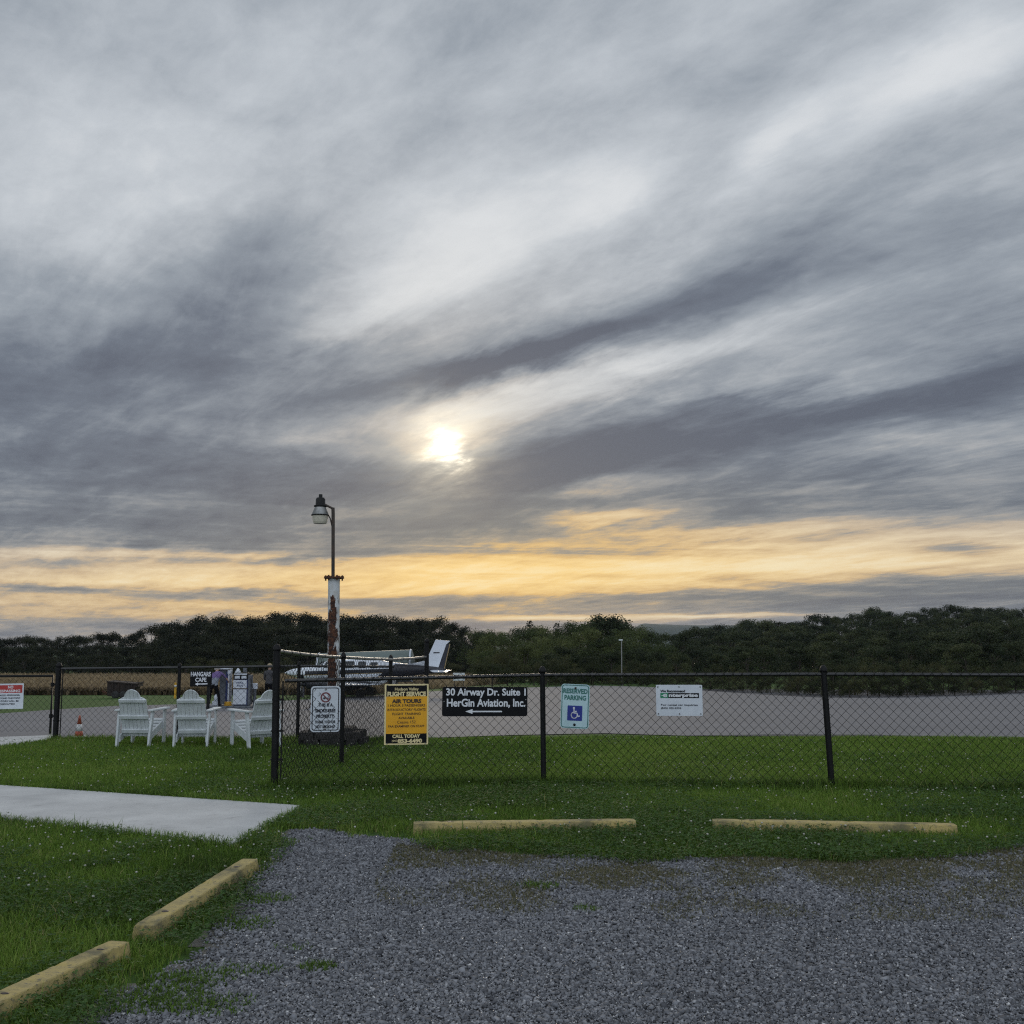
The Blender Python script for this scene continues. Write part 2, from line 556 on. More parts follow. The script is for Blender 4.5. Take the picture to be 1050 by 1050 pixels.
def post_mat():
    """white painted pipe, rusted through down one side"""
    m, t, b = bsdf("rusted_white_paint", .6)
    o = OBJ(t)
    sp = t.nodes.new("ShaderNodeSeparateXYZ")
    t.links.new(o, sp.inputs[0])
    x, y, z = sp.outputs
    n = NOISE(t, XYZ(t, NM(t, "MULTIPLY", x, 22), NM(t, "MULTIPLY", y, 22), NM(t, "MULTIPLY", z, 7)), 1.0, 8, .75)
    side = NM(t, "SUBTRACT", 1.0, NM(t, "MULTIPLY", NM(t, "ABSOLUTE", NM(t, "ADD", x, .030)), 7.6))
    zf = RAMP(t, NM(t, "DIVIDE", z, 2.6), [(0, .62), (.3, .76), (.75, .82), (.86, .6), (.90, 0), (1, 0)])
    f = NM(t, "ADD", NM(t, "MULTIPLY", NM(t, "MULTIPLY", side, zf), 1.1), NM(t, "MULTIPLY", NM(t, "SUBTRACT", n, .60), 2.6))
    mask = RAMP(t, f, [(.10, 0), (.17, 1)])
    n2 = NOISE(t, o, 26, 6, .65)
    rust = RAMP(t, n2, [(.3, (.010, .006, .005)), (.47, (.032, .012, .008)), (.55, (.075, .025, .012)), (.60, (.13, .05, .02)), (.65, (.06, .03, .02)), (.72, (.42, .36, .32))])
    white = MIX(t, RAMP(t, NOISE(t, o, 9, 6), [(.45, 0), (.7, 1)]), (.58, .60, .62), (.44, .41, .37))
    t.links.new(MIX(t, mask, white, rust), b.inputs["Base Color"])
    t.links.new(NM(t, "MULTIPLY_ADD", mask, .35, .5), b.inputs["Roughness"])
    bump(t, b, NM(t, "MULTIPLY_ADD", mask, -.6, n2), .5, .004)
    return m


M["stop_yellow"] = stop_mat()
M["post"] = post_mat()


def concrete_mat():
    m, t, b = bsdf("walkway_concrete", .85)
    o = OBJ(t)
    n = NOISE(t, o, 1.6, 8, .62)
    n2 = NOISE(t, o, 60, 5, .7)
    c = RAMP(t, n, [(.3, (.40, .405, .405)), (.7, (.56, .565, .56))])
    c = MIX(t, RAMP(t, n2, [(.57, 0), (.70, .75)]), c, (.16, .16, .165))
    c = MIX(t, RAMP(t, NOISE(t, o, 5, 6, .7), [(.58, 0), (.7, .35)]), c, (.20, .20, .20))
    t.links.new(c, b.inputs["Base Color"])
    bump(t, b, n2, .3, .004)
    return m


def asphalt_mat():
    m, t, b = bsdf("apron_asphalt", .85)
    o = OBJ(t)
    sp = t.nodes.new("ShaderNodeSeparateXYZ")
    t.links.new(o, sp.inputs[0])
    n = NOISE(t, o, .12, 8, .6)
    n2 = NOISE(t, o, 3.0, 8, .75)
    v = XYZ(t, NM(t, "MULTIPLY", sp.outputs[0], .03), NM(t, "MULTIPLY", sp.outputs[1], .35), 0.0)
    n3 = NOISE(t, v, 1.0, 6, .6)
    c = RAMP(t, n, [(.3, (.132, .132, .145)), (.7, (.170, .169, .183))])
    c = MIX(t, RAMP(t, n3, [(.42, 0), (.60, .6)]), c, (.118, .118, .127))
    c = MIX(t, RAMP(t, n2, [(.50, 0), (.8, .5)]), c, (.112, .11, .118))
    t.links.new(c, b.inputs["Base Color"])
    bump(t, b, n2, .3, .01)
    return m


def gravel_floor_mat():
    """crushed stone bed under the loose stones, earth and dead grass showing at its worn far edge"""
    m, t, b = bsdf("gravel_bed", .9)
    o = OBJ(t)
    vo = t.nodes.new("ShaderNodeTexVoronoi")
    vo.inputs["Scale"].default_value = 62
    t.links.new(o, vo.inputs["Vector"])
    sc = t.nodes.new("ShaderNodeSeparateColor")
    t.links.new(vo.outputs["Color"], sc.inputs[0])
    c = RAMP(t, sc.outputs[0], [(0, (.065, .066, .07)), (.5, (.175, .177, .185)), (.85, (.265, .268, .278)), (1, (.38, .38, .385))])
    c = MIX(t, RAMP(t, NOISE(t, o, .8, 6), [(.35, 0), (.7, .4)]), c, (.085, .088, .10))
    dirt = t.nodes.new("ShaderNodeAttribute")
    dirt.attribute_name = "tint"
    n = NOISE(t, o, 2.4, 8, .68)
    f = RAMP(t, NM(t, "ADD", NM(t, "MULTIPLY", dirt.outputs["Fac"], .7), NM(t, "SUBTRACT", n, .5)), [(.25, 0), (.5, .9)])
    earth = RAMP(t, NOISE(t, o, 30, 5, .7), [(.3, (.10, .092, .075)), (.7, (.20, .185, .155))])
    t.links.new(MIX(t, f, c, earth), b.inputs["Base Color"])
    bump(t, b, vo.outputs["Distance"], .7, .012)
    return m


def ground_mat():
    """earth under the grass; mown turf on the banks further off"""
    m, t, b = bsdf("turf", .9, spec=.2)
    o = OBJ(t)
    n = NOISE(t, o, 1.3, 8, .65)
    n2 = NOISE(t, o, 9, 8, .75)
    c = RAMP(t, n2, [(.32, (.028, .055, .011)), (.55, (.062, .125, .022)), (.75, (.10, .165, .036))])
    c = MIX(t, RAMP(t, NOISE(t, o, .13, 6, .6), [(.5, 0), (.75, .3)]), c, (.085, .085, .035))
    c = MIX(t, RAMP(t, n, [(.5, 0), (.75, .5)]), c, (.03, .045, .014))
    t.links.new(c, b.inputs["Base Color"])
    bump(t, b, n2, .8, .05)
    return m


def blade_mat(name, stops, transl=.35, rough=.6):
    m, t, b = bsdf(name, rough, spec=.25)
    a = t.nodes.new("ShaderNodeAttribute")
    a.attribute_name = "tint"
    c = RAMP(t, a.outputs["Fac"], stops)
    t.links.new(c, b.inputs["Base Color"])
    tr = t.nodes.new("ShaderNodeBsdfTranslucent")
    t.links.new(c, tr.inputs[0])
    mx = t.nodes.new("ShaderNodeMixShader")
    mx.inputs[0].default_value = transl
    t.links.new(b.outputs[0], mx.inputs[1])
    t.links.new(tr.outputs[0], mx.inputs[2])
    t.links.new(mx.outputs[0], t.nodes["Material Output"].inputs[0])
    return m


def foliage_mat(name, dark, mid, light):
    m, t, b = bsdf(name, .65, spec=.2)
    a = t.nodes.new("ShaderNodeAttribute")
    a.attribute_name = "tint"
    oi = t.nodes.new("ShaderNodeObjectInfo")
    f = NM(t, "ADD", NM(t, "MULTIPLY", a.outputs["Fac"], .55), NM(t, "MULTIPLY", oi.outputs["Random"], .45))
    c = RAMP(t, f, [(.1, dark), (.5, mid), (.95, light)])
    t.links.new(c, b.inputs["Base Color"])
    tr = t.nodes.new("ShaderNodeBsdfTranslucent")
    t.links.new(c, tr.inputs[0])
    mx = t.nodes.new("ShaderNodeMixShader")
    mx.inputs[0].default_value = .25
    t.links.new(b.outputs[0], mx.inputs[1])
    t.links.new(tr.outputs[0], mx.inputs[2])
    t.links.new(mx.outputs[0], t.nodes["Material Output"].inputs[0])
    return m


M["concrete"] = concrete_mat()
M["asphalt"] = asphalt_mat()
M["gravel_bed"] = gravel_floor_mat()
M["turf"] = ground_mat()
M["grass"] = blade_mat("grass_blades", [(0, (.036, .064, .012)), (.35, (.084, .152, .022)), (.7, (.150, .252, .034)), (.88, (.21, .29, .058)), (1, (.34, .30, .14))])
M["clover"] = blade_mat("clover_leaves", [(0, (.030, .068, .014)), (.6, (.062, .130, .026)), (1, (.105, .180, .05))])
M["dry"] = blade_mat("dry_grass", [(0, (.06, .09, .025)), (.5, (.15, .14, .075)), (1, (.28, .25, .16))])
M["flower"] = blade_mat("clover_blossom", [(0, (.30, .30, .24)), (1, (.56, .56, .50))], .2)
M["crop"] = blade_mat("ripe_crop", [(0, (.045, .036, .02)), (.4, (.20, .15, .088)), (1, (.36, .28, .17))], .45)
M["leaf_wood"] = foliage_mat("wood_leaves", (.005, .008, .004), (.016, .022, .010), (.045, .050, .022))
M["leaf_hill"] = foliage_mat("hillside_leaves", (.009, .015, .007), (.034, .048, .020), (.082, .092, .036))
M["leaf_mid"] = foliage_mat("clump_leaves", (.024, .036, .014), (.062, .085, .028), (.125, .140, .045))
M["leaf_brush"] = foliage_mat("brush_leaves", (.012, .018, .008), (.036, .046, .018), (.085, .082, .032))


def gravel_mat():
    m, t, b = bsdf("crushed_stone", .85)
    a = t.nodes.new("ShaderNodeAttribute")
    a.attribute_name = "tint"
    c = RAMP(t, a.outputs["Fac"], [(0, (.060, .062, .070)), (.4, (.178, .184, .202)), (.75, (.300, .307, .330)), (.92, (.46, .463, .475)), (1, (.62, .62, .62))])
    t.links.new(c, b.inputs["Base Color"])
    return m


M["stone"] = gravel_mat()


# ------------------------------------------------------------------ terrain
def smooth(a, b, v):
    t = np.clip((v - a) / (b - a), 0, 1)
    return t * t * (3 - 2 * t)


PROF = [(-40, 0), (17.3, 0), (40, -.95), (70, -1.99), (200, -5.76), (330, -7.5), (700, -12), (1500, -40), (9000, -60)]


def tz(x, y):
    x, y = np.asarray(x, float), np.asarray(y, float)
    z = np.interp(y, [p[0] for p in PROF], [p[1] for p in PROF])
    slope = np.where(y > 1, x / np.maximum(y, 1), 0)
    rise = np.interp(y, [90, 130, 180, 240, 310, 400, 600], [0, .5, 2.0, 5.0, 9.0, 11.5, 11])
    return z + rise * smooth(.10, .42, slope) * smooth(900, 600, y)


def vnoise(x, y, s, seed=0):
    x, y = np.asarray(x) * s, np.asarray(y) * s
    xi, yi = np.floor(x).astype(np.int64), np.floor(y).astype(np.int64)
    fx, fy = x - xi, y - yi
    fx, fy = fx * fx * (3 - 2 * fx), fy * fy * (3 - 2 * fy)

    def h(i, j):
        v = (i * 374761393 + j * 668265263 + seed * 974711) & 0xFFFFFFFF
        v = ((v ^ (v >> 13)) * 1274126177) & 0xFFFFFFFF
        return ((v ^ (v >> 16)) & 0xFFFF) / 65535.0
    return (h(xi, yi) * (1 - fx) + h(xi + 1, yi) * fx) * (1 - fy) + (h(xi, yi + 1) * (1 - fx) + h(xi + 1, yi + 1) * fx) * fy


def fbm(x, y, s, seed=0, o=4):
    return sum(vnoise(x, y, s * 2 ** k, seed + k) * .5 ** k for k in range(o)) / (2 - .5 ** (o - 1))


def G(px, py):
    """ground point seen in direction px, py"""
    d = ray(px, py)
    t0, t1 = 0.5, 900.0
    p = Vector((0, 0, EYE))
    t = 1.0
    while t < 900:
        q = p + d * t
        if q.z < float(tz(q.x, q.y)):
            break
        t *= 1.01
    lo, hi = t / 1.01, t
    for _ in range(30):
        mid = (lo + hi) / 2
        q = p + d * mid
        if q.z < float(tz(q.x, q.y)):
            hi = mid
        else:
            lo = mid
    q = p + d * hi
    return (q.x, q.y)


ys = sorted(set([p[0] for p in PROF] + list(range(-40, 110, 10)) + list(range(110, 340, 10)) + list(range(340, 700, 40)) + [900, 1200, 2000, 3000, 5000]))
xs = sorted(set(list(range(-60, 61, 6)) + list(range(-300, 301, 20)) + [-6000, -3000, -1500, -800, -500, 500, 800, 1500, 3000, 6000]))
gx, gy = np.meshgrid(xs, ys)
gz = tz(gx, gy)
V = np.stack([gx.ravel(), gy.ravel(), gz.ravel()], 1)
nx, ny = len(xs), len(ys)
idx = np.arange(nx * ny).reshape(ny, nx)
Q = np.stack([idx[:-1, :-1].ravel(), idx[:-1, 1:].ravel(), idx[1:, 1:].ravel(), idx[1:, :-1].ravel()], 1)
tag(np_mesh("ground", V, Q, 4, M["turf"]), kind="structure")


def inside(poly, x, y):
    r = np.zeros(len(x), bool)
    n = len(poly)
    for i in range(n):
        x0, y0 = poly[i]
        x1, y1 = poly[(i + 1) % n]
        c = ((y0 > y) != (y1 > y)) & (x < (x1 - x0) * (y - y0) / (y1 - y0 + 1e-12) + x0)
        r ^= c
    return r


def edge_dist(poly, x, y, closed=True):
    d = np.full(len(x), 1e9)
    n = len(poly)
    for i in range(n if closed else n - 1):
        ax, ay = poly[i]
        bx, by = poly[(i + 1) % n]
        ux, uy = bx - ax, by - ay
        t = np.clip(((x - ax) * ux + (y - ay) * uy) / (ux * ux + uy * uy + 1e-12), 0, 1)
        d = np.minimum(d, np.hypot(x - ax - t * ux, y - ay - t * uy))
    return d


def sheet(name, poly, dz, mat, cuts, attr=None):
    """flat sheet on the terrain: outline clipped at the terrain's own bends so it never dips under it"""
    bm = bmesh.new()
    f = bm.faces.new([bm.verts.new((p[0], p[1], 0)) for p in poly])
    bmesh.ops.triangulate(bm, faces=[f])
    for c in cuts:
        g = bm.verts[:] + bm.edges[:] + bm.faces[:]
        bmesh.ops.bisect_plane(bm, geom=g, plane_co=(0, c, 0), plane_no=(0, 1, 0))
    bm.normal_update()
    for v in bm.verts:
        v.co.z = float(tz(v.co.x, v.co.y)) + dz
    for f in bm.faces:
        if f.normal.z < 0:
            f.normal_flip()
    me = bpy.data.meshes.new(name)
    bm.to_mesh(me)
    bm.free()
    o = link_mesh(name, me, mat)
    return tag(o, kind="structure")


# gravel lot
LOT_EDGE = [(60, 1090), (95, 1050), (150, 1015), (200, 990), (218, 960), (242, 918), (268, 902), (282, 880), (292, 860), (300, 846),
            (325, 842), (342, 856), (430, 862), (442, 870), (520, 877), (620, 884), (720, 881), (860, 884), (960, 880), (1050, 868), (1140, 862)]
lot = [G(*p) for p in LOT_EDGE]
lot = [(lot[0][0] + .3, -4.0), (lot[0][0] + .1, 2.2)] + lot + [(10.5, lot[-1][1] - .1), (10.5, -4.0)]


def refine(poly, step, amp, seed, n0, n1):
    out = []
    for i in range(len(poly)):
        a, b = poly[i], poly[(i + 1) % len(poly)]
        L = math.hypot(b[0] - a[0], b[1] - a[1])
        k = max(1, int(L / step)) if n0 <= i < n1 else 1
        for j in range(k):
            t = j / k
            x, y = a[0] + (b[0] - a[0]) * t, a[1] + (b[1] - a[1]) * t
            if n0 <= i < n1:
                x += (float(fbm([x], [y], 3.0, seed)[0]) - .5) * amp
                y += (float(fbm([x], [y], 3.0, seed + 9)[0]) - .5) * amp
            out.append((x, y))
    return out


lot_poly = refine(lot, .12, .22, 3, 1, len(lot) - 3)
# the lot as a grid sheet so that its worn far edge can carry an earth mask
lx, ly = np.meshgrid(np.arange(-4, 10.6, .1), np.arange(-4, 9.4, .1))
lxf, lyf = lx.ravel(), ly.ravel()
ins = inside(lot_poly, lxf, lyf)
far_edge = [G(*p) for p in LOT_EDGE[12:]]
far_edge.append((12, far_edge[-1][1]))
dirt = 1 - smooth(.15, 1.15, edge_dist(far_edge, lxf, lyf, False) + (fbm(lxf, lyf, .9, 5) - .5) * 1.2)
dirt = dirt * smooth(-.6, 1.2, lxf)
dirt2 = .7 * (1 - smooth(.05, .35, edge_dist(lot[1:13], lxf, lyf, False)))
dirt = np.maximum(dirt, dirt2)
lidx = np.arange(lx.size).reshape(lx.shape)
lq = np.stack([lidx[:-1, :-1].ravel(), lidx[:-1, 1:].ravel(), lidx[1:, 1:].ravel(), lidx[1:, :-1].ravel()], 1)
lq = lq[ins[lq].sum(1) >= 2]
used = np.unique(lq)
remap = np.full(lx.size, -1)
remap[used] = np.arange(len(used))
Vl = np.stack([lxf[used], lyf[used], np.full(len(used), .004) + (fbm(lxf[used], lyf[used], .7, 8) - .5) * .002], 1)
tag(np_mesh("gravel_lot", Vl, remap[lq], 4, M["gravel_bed"], attr=dirt[used]), kind="structure")

# concrete walk up to the lot, and the strip of it that goes through the gate
walk = [G(*p) for p in ((-260, 787), (0, 808), (311, 829.5), (241, 868.5), (0, 841), (-260, 812))]
mb = MB()
n = len(walk)
mb.add([(x, y, .035) for x, y in walk] + [(x, y, -.05) for x, y in walk],
       [tuple(range(n - 1, -1, -1))] + [(i, (i + 1) % n, (i + 1) % n + n, i + n) for i in range(n)])
tag(mb.build("walkway", M["concrete"], bevel=.008), kind="structure")
gate_walk = [G(*p) for p in ((-120, 760), (0, 758), (54, 757), (50, 759.5), (0, 766), (-120, 776))]
mb = MB()
n = len(gate_walk)
mb.add([(x, y, .02) for x, y in gate_walk] + [(x, y, -.08) for x, y in gate_walk],
       [tuple(range(n - 1, -1, -1))] + [(i, (i + 1) % n, (i + 1) % n + n, i + n) for i in range(n)])
tag(mb.build("path", M["concrete"]), kind="structure")

# apron behind the fences
CUTS = [17.3, 20, 30, 40, 50, 60, 70, 80, 90, 100, 110, 120, 130]
near = [(-60, 17.45), (-9.6, 17.45), (-4, 17.6), (-2.2, 17.6)]
near = [(-60, 17.5)] + [G(*p) for p in ((58, 757.5), (182, 757), (330, 757.5), (450, 757), (520, 754.5), (620, 752.5), (700, 755), (800, 753.5), (900, 754), (1050, 758), (1300, 760))]
far = [G(*p) for p in ((1300, 708.5), (1050, 711.5), (1000, 713.5), (930, 715.5), (850, 716), (800, 713.5), (760, 711), (730, 709), (700, 706.5), (660, 704.3),
                       (610, 703), (560, 704.5), (510, 706), (460, 708), (400, 712), (320, 717), (250, 721), (200, 722), (120, 724), (60, 727.5), (0, 732))] + [(-60, 34)]
apron = near + far
tag(sheet("apron", apron, .012, M["asphalt"], CUTS), kind="structure")

# far blue ridge across the valley
hx = np.linspace(420, 1500, 90)
hy = np.linspace(4000, 5200, 8)
HX, HY = np.meshgrid(hx, hy)
HZ = -60 + 127 * np.sin(np.clip((HY - 4000) / 1200, 0, 1) * math.pi) ** .6 * smooth(400, 560, HX) * smooth(1500, 1100, HX) * (.93 + .14 * fbm(HX, HY, .004, 4))
hidx = np.arange(HX.size).reshape(HX.shape)
HQ = np.stack([hidx[:-1, :-1].ravel(), hidx[:-1, 1:].ravel(), hidx[1:, 1:].ravel(), hidx[1:, :-1].ravel()], 1)
M["ridge"] = pm("ridge_woods", (.05, .065, .04), (.035, .048, .03), .01, .9)
tag(np_mesh("hills", np.stack([HX.ravel(), HY.ravel(), HZ.ravel()], 1), HQ, 4, M["ridge"], smooth=True), kind="structure")

# ------------------------------------------------------------------ chain-link fences
def chain(name, p0, p1, b0, b1, t0, t1, pitch, parent, mat, wire=.0026, seed=0):
    """diamond wire mesh hung between two points; b, t: heights of its lower and upper edge at either end"""
    p0, p1 = Vector((p0[0], p0[1])), Vector((p1[0], p1[1]))
    L = (p1 - p0).length
    u = (p1 - p0) / L
    nrm = Vector((-u.y, u.x))
    h = pitch / 2
    ncol = int(L / h)
    r2 = random.Random(seed)
    ph = [r2.uniform(0, 6.3) for _ in range(6)]

    def P(i, j, off):
        s = min(i * h, L)
        k = s / L
        z = b0 + (b1 - b0) * k + j * h
        s2 = s + .012 * math.sin(z * 5 + ph[0] + s * 1.3)
        z2 = z + .010 * math.sin(s * 2.1 + ph[1]) + .006 * math.sin(s * 7 + ph[2])
        o = off + .012 * math.sin(s * 1.9 + z * 3 + ph[3])
        return Vector((p0.x + u.x * s2 + nrm.x * o, p0.y + u.y * s2 + nrm.y * o, z2))
    vs, fs = [], []
    # vertical zigzag wires, each hooked into the next
    for i in range(0, ncol, 1):
        pts = []
        nrow = int(((t0 + (t1 - t0) * i / ncol) - (b0 + (b1 - b0) * i / ncol)) / h)
        for j in range(nrow + 1):
            ii = i if (j + i) % 2 == 0 else i + 1
            pts.append((P(min(ii, ncol), j, .003 if ii == i else -.003)))
        if len(pts) < 2:
            continue
        base = len(vs)
        for q in pts:
            for a in (90, 210, 330):
                c, s_ = math.cos(R(a)) * wire, math.sin(R(a)) * wire
                vs.append((q.x + u.x * c + nrm.x * s_, q.y + u.y * c + nrm.y * s_, q.z))
        for j in range(len(pts) - 1):
            for k in range(3):
                k2 = (k + 1) % 3
                a = base + j * 3
                fs.append((a + k, a + k2, a + 3 + k2, a + 3 + k))
    return np_mesh(name, np.array(vs), np.array(fs), 4, mat, parent)


def post_cap(mb, x, y, z, r):
    mb.lathe([(r * 1.12, 0), (r * 1.15, .02), (r * 1.0, .045), (r * .6, .068), (r * .05, .078)], (x, y, z - .01), 12)


BV = M["black_vinyl"]
FY = {}
# front fence: corner post, then line posts to the right
fp = [(-2.54, 11.60), (.347, 12.10), (3.42, 11.72), (6.55, 11.40), (9.6, 11.2)]
front = thing("chain_link_fence", (0, 0, 0), 0, "long black chain-link fence with the row of signs on it, facing the gravel lot", "fence")
TOPZ = [1.19, 1.235, 1.255, 1.255, 1.255]
mb = MB()
cx, cy = fp[0]
mb.tube([(cx + .01, cy, -.2), (cx - .005, cy, 1.49)], .039, 14)
post_cap(mb, cx - .005, cy, 1.49, .039)
for z in (.32, .62, .95, 1.3):
    mb.tube([(cx, cy, z), (cx, cy, z + .022)], .044, 12)
    mb.box((cx + .065, cy - .01, z + .011), (.05, .012, .022))
mb.box((cx + .072, cy - .004, .6), (.012, .018, 1.12))
mb.build("corner_post", BV, front)
for i, (x, y) in enumerate(fp[1:], 1):
    mb = MB()
    lean = -.055 if i == 2 else -.01
    mb.tube([(x - lean * .6, y, -.2), (x + lean * .4, y, TOPZ[i] + .01)], .030 if i != 2 else .034, 12)
    post_cap(mb, x + lean * .4, y, TOPZ[i] + .005, .036)
    for z in (.25, .62, .95):
        mb.tube([(x - lean * .6 + lean * z / 1.2, y, z), (x - lean * .6 + lean * (z + .004) / 1.2, y, z + .008)], .036, 10)
    mb.build("post", BV, front)
mb = MB()
pts = []
for i, (x, y) in enumerate(fp):
    pts.append((x + (.09 if i == 0 else 0), y, TOPZ[i] - .03))
mb.tube(pts, .021, 10)
for i in range(len(fp) - 1):
    (xa, ya), (xb, yb) = fp[i], fp[i + 1]
    for k in (.18, .42, .66, .88):
        x, y = xa + (xb - xa) * k, ya + (yb - ya) * k
        z = TOPZ[i] + (TOPZ[i + 1] - TOPZ[i]) * k - .03
        mb.tube([(x - .006, y, z), (x + .006, y, z)], .025, 8)
mb.build("top_rail", M["rail_vinyl"], front)
for i in range(len(fp) - 1):
    a, b = fp[i], fp[i + 1]
    a2 = (a[0] + (.09 if i == 0 else 0), a[1] - .03)
    chain("wire_mesh", a2, (b[0], b[1] - .03), .03, .03, TOPZ[i] + .035, TOPZ[i + 1] + .035, .1, front, BV, .0034, i)

# side fence from the corner post back to the lamp and beyond, with a bent bare rail
sp_ = [(-2.54, 11.60), (-2.20, 14.0), (-1.92, 17.0), (-1.59, 20.0)]
side = thing("chain_link_fence", (0, 0, 0), 0, "chain-link fence running back from the corner post, its bare metal rail sagging", "fence")
SZ = [1.46, 1.375, 1.30, 1.62]
for i, (x, y) in enumerate(sp_[1:], 1):
    mb = MB()
    g = float(tz(x, y))
    r = .030 if i < 3 else .042
    mb.tube([(x, y, g - .2), (x, y, SZ[i] + (.0 if i < 3 else -.06))], r, 12)
    post_cap(mb, x, y, SZ[i] + (.0 if i < 3 else -.06), r)
    mb.build("post", BV, side)
mb = MB()
ctrl = [tuple(at(a, b, c)) for a, b, c in ((283.5, 667.5, 11.66), (312, 671.0, 12.6), (337, 673.3, 13.5), (351, 674.0, 14.05), (378, 675.6, 15.4), (402, 676.2, 17.0), (422, 675.2, 18.5), (436.5, 673.4, 19.95))]
mb.tube(ctrl, .021, 10)
mb.build("top_rail", M["galvanised"], side)
for i in range(len(ctrl) - 1):
    for k in (.2, .5, .8):
        mb = MB()
        p = Vector(ctrl[i]).lerp(Vector(ctrl[i + 1]), k)
        d = (Vector(ctrl[i + 1]) - Vector(ctrl[i])).normalized() * .012
        mb.tube([p - d, p + d], .0228, 8)
        mb.build("rail_tie", BV, side)
for i in range(3):
    a, b = sp_[i], sp_[i + 1]
    chain("wire_mesh", a, b, float(tz(*a)) + .03, float(tz(*b)) + .03, min(SZ[i], 1.39), min(SZ[i + 1], 1.39), .1, side, BV, .0028, 20 + i)

# fence behind the chairs
bp = [(-7.32, 17.35), (-5.36, 17.32), (-3.43, 17.30), (-1.90, 17.28)]
back = thing("chain_link_fence", (0, 0, 0), 0, "low chain-link fence behind the three white chairs", "fence")
BZ = [1.145, 1.165, 1.19, 1.18]
for i, (x, y) in enumerate(bp[:3]):
    mb = MB()
    r = .044 if i == 0 else .028
    top = 1.17 if i == 0 else BZ[i]
    mb.tube([(x, y, -.2), (x, y, top)], r, 12)
    post_cap(mb, x, y, top, r)
    if i == 0:
        for z in (.3, .7):
            mb.tube([(x, y, z), (x, y, z + .02)], .05, 10)
        mb.box((x + .075, y - .01, .57), (.012, .015, 1.05))
    mb.build("post", BV, back)
mb = MB()
mb.tube([(x, y, z - .01) for (x, y), z in zip(bp, BZ)], .020, 10)
mb.build("top_rail", M["rail_vinyl"], back)
for i in range(3):
    chain("wire_mesh", (bp[i][0], bp[i][1] - .028), (bp[i + 1][0], bp[i + 1][1] - .028), .03, .03, BZ[i], BZ[i + 1], .1, back, BV, .0028, 40 + i)

# gate beside it
gate = thing("chain_link_gate", (0, 0, 0), 0, "black chain-link gate across the concrete path on the left", "gate")
gx0, gx1 = -10.4, -7.43
mb = MB()
mb.tube([(gx0, 17.42, .10), (gx0, 17.42, 1.0), (gx1, 17.40, 1.02), (gx1, 17.40, .10)], .021, 10)
mb.build("gate_frame", BV, gate)
for z in (.35, .85):
    mb = MB()
    mb.tube([(gx1, 17.40, z), (gx1, 17.40, z + .06)], .03, 10)
    mb.box((gx1 + .05, 17.39, z + .03), (.06, .02, .03))
    mb.build("hinge", BV, gate)
chain("wire_mesh", (gx0, 17.385), (gx1, 17.385), .12, .12, .99, 1.01, .1, gate, BV, .0028, 50)


# ------------------------------------------------------------------ lettering and signs
def text(body, parent, mat, x, z, w=None, h=None, y=-.004, weight=0.0, align="CENTER", name="lettering", spacing=1.0, line=1.0, shear=0.0):
    """built-in font turned into a mesh lying on a sign; w, h: size of its box in metres"""
    cu = bpy.data.curves.new(name, "FONT")
    cu.body = body
    cu.align_x = align
    cu.size = 1.0
    cu.offset = weight
    cu.extrude = 0.0
    cu.space_character = spacing
    cu.space_line = line
    cu.shear = shear
    cu.resolution_u = 3
    tmp = bpy.data.objects.new("tmp", cu)
    COL.objects.link(tmp)
    bpy.context.view_layer.update()
    me = bpy.data.meshes.new_from_object(tmp.evaluated_get(bpy.context.evaluated_depsgraph_get()))
    bpy.data.objects.remove(tmp)
    co = np.zeros(len(me.vertices) * 3)
    me.vertices.foreach_get("co", co)
    co = co.reshape(-1, 3)
    mn, mx = co.min(0), co.max(0)
    sx = w / (mx[0] - mn[0]) if w else None
    sz = h / (mx[1] - mn[1]) if h else None
    sx = sx or sz
    sz = sz or sx
    cxm = {"CENTER": (mn[0] + mx[0]) / 2, "LEFT": mn[0]}[align]
    out = np.stack([(co[:, 0] - cxm) * sx + x, np.full(len(co), y), (co[:, 1] - (mn[1] + mx[1]) / 2) * sz + z], 1)
    me.vertices.foreach_set("co", out.ravel())
    me.name = name
    me.materials.clear()
    me.update()
    return link_mesh(name, me, mat, parent)


def flat(poly, parent, mat, name, y=-.003, hole=None):
    mb = MB()
    if hole is None:
        mb.add([(p[0], y, p[1]) for p in poly], [tuple(range(len(poly)))])
    else:
        n = len(poly)
        mb.add([(p[0], y, p[1]) for p in poly] + [(p[0], y, p[1]) for p in hole],
               [(i, (i + 1) % n, (i + 1) % n + n, i + n) for i in range(n)])
    return mb.build(name, mat, parent)


def fence_y(x):
    return float(np.interp(x, [p[0] for p in fp], [p[1] for p in fp]))


def sign_root(px0, py0, px1, py1, label, roll=0.0, gap=.055, Y=None):
    """Empty at the middle of a sign hung on the front of the fence; returns it with the sign's size"""
    cxp, cyp = (px0 + px1) / 2, (py0 + py1) / 2
    yy = 11.8
    for _ in range(4):
        p = at(cxp, cyp, yy if Y is None else Y)
        yy = fence_y(p.x) - gap
    yy = yy if Y is None else Y
    p = at(cxp, cyp, yy)
    a, b = at(px0, cyp, yy), at(px1, cyp, yy)
    c, d = at(cxp, py0, yy), at(cxp, py1, yy)
    t = thing("sign", p, 0, label, "sign")
    # parallel to the fence below it
    x0 = p.x
    t.rotation_euler = (0, R(roll), 0 if Y is not None else math.atan2(fence_y(x0 + .3) - fence_y(x0 - .3), .6))
    return t, (b.x - a.x), (c.z - d.z)


def bolt(t, x, z, y=-.003, r=.011, mat="galvanised"):
    mb = MB()
    mb.lathe([(r, 0), (r, .004), (r * .5, .007)], (x, y, z), 8, Matrix.Rotation(R(90), 3, "X"))
    return mb.build("bolt", M[mat], t)


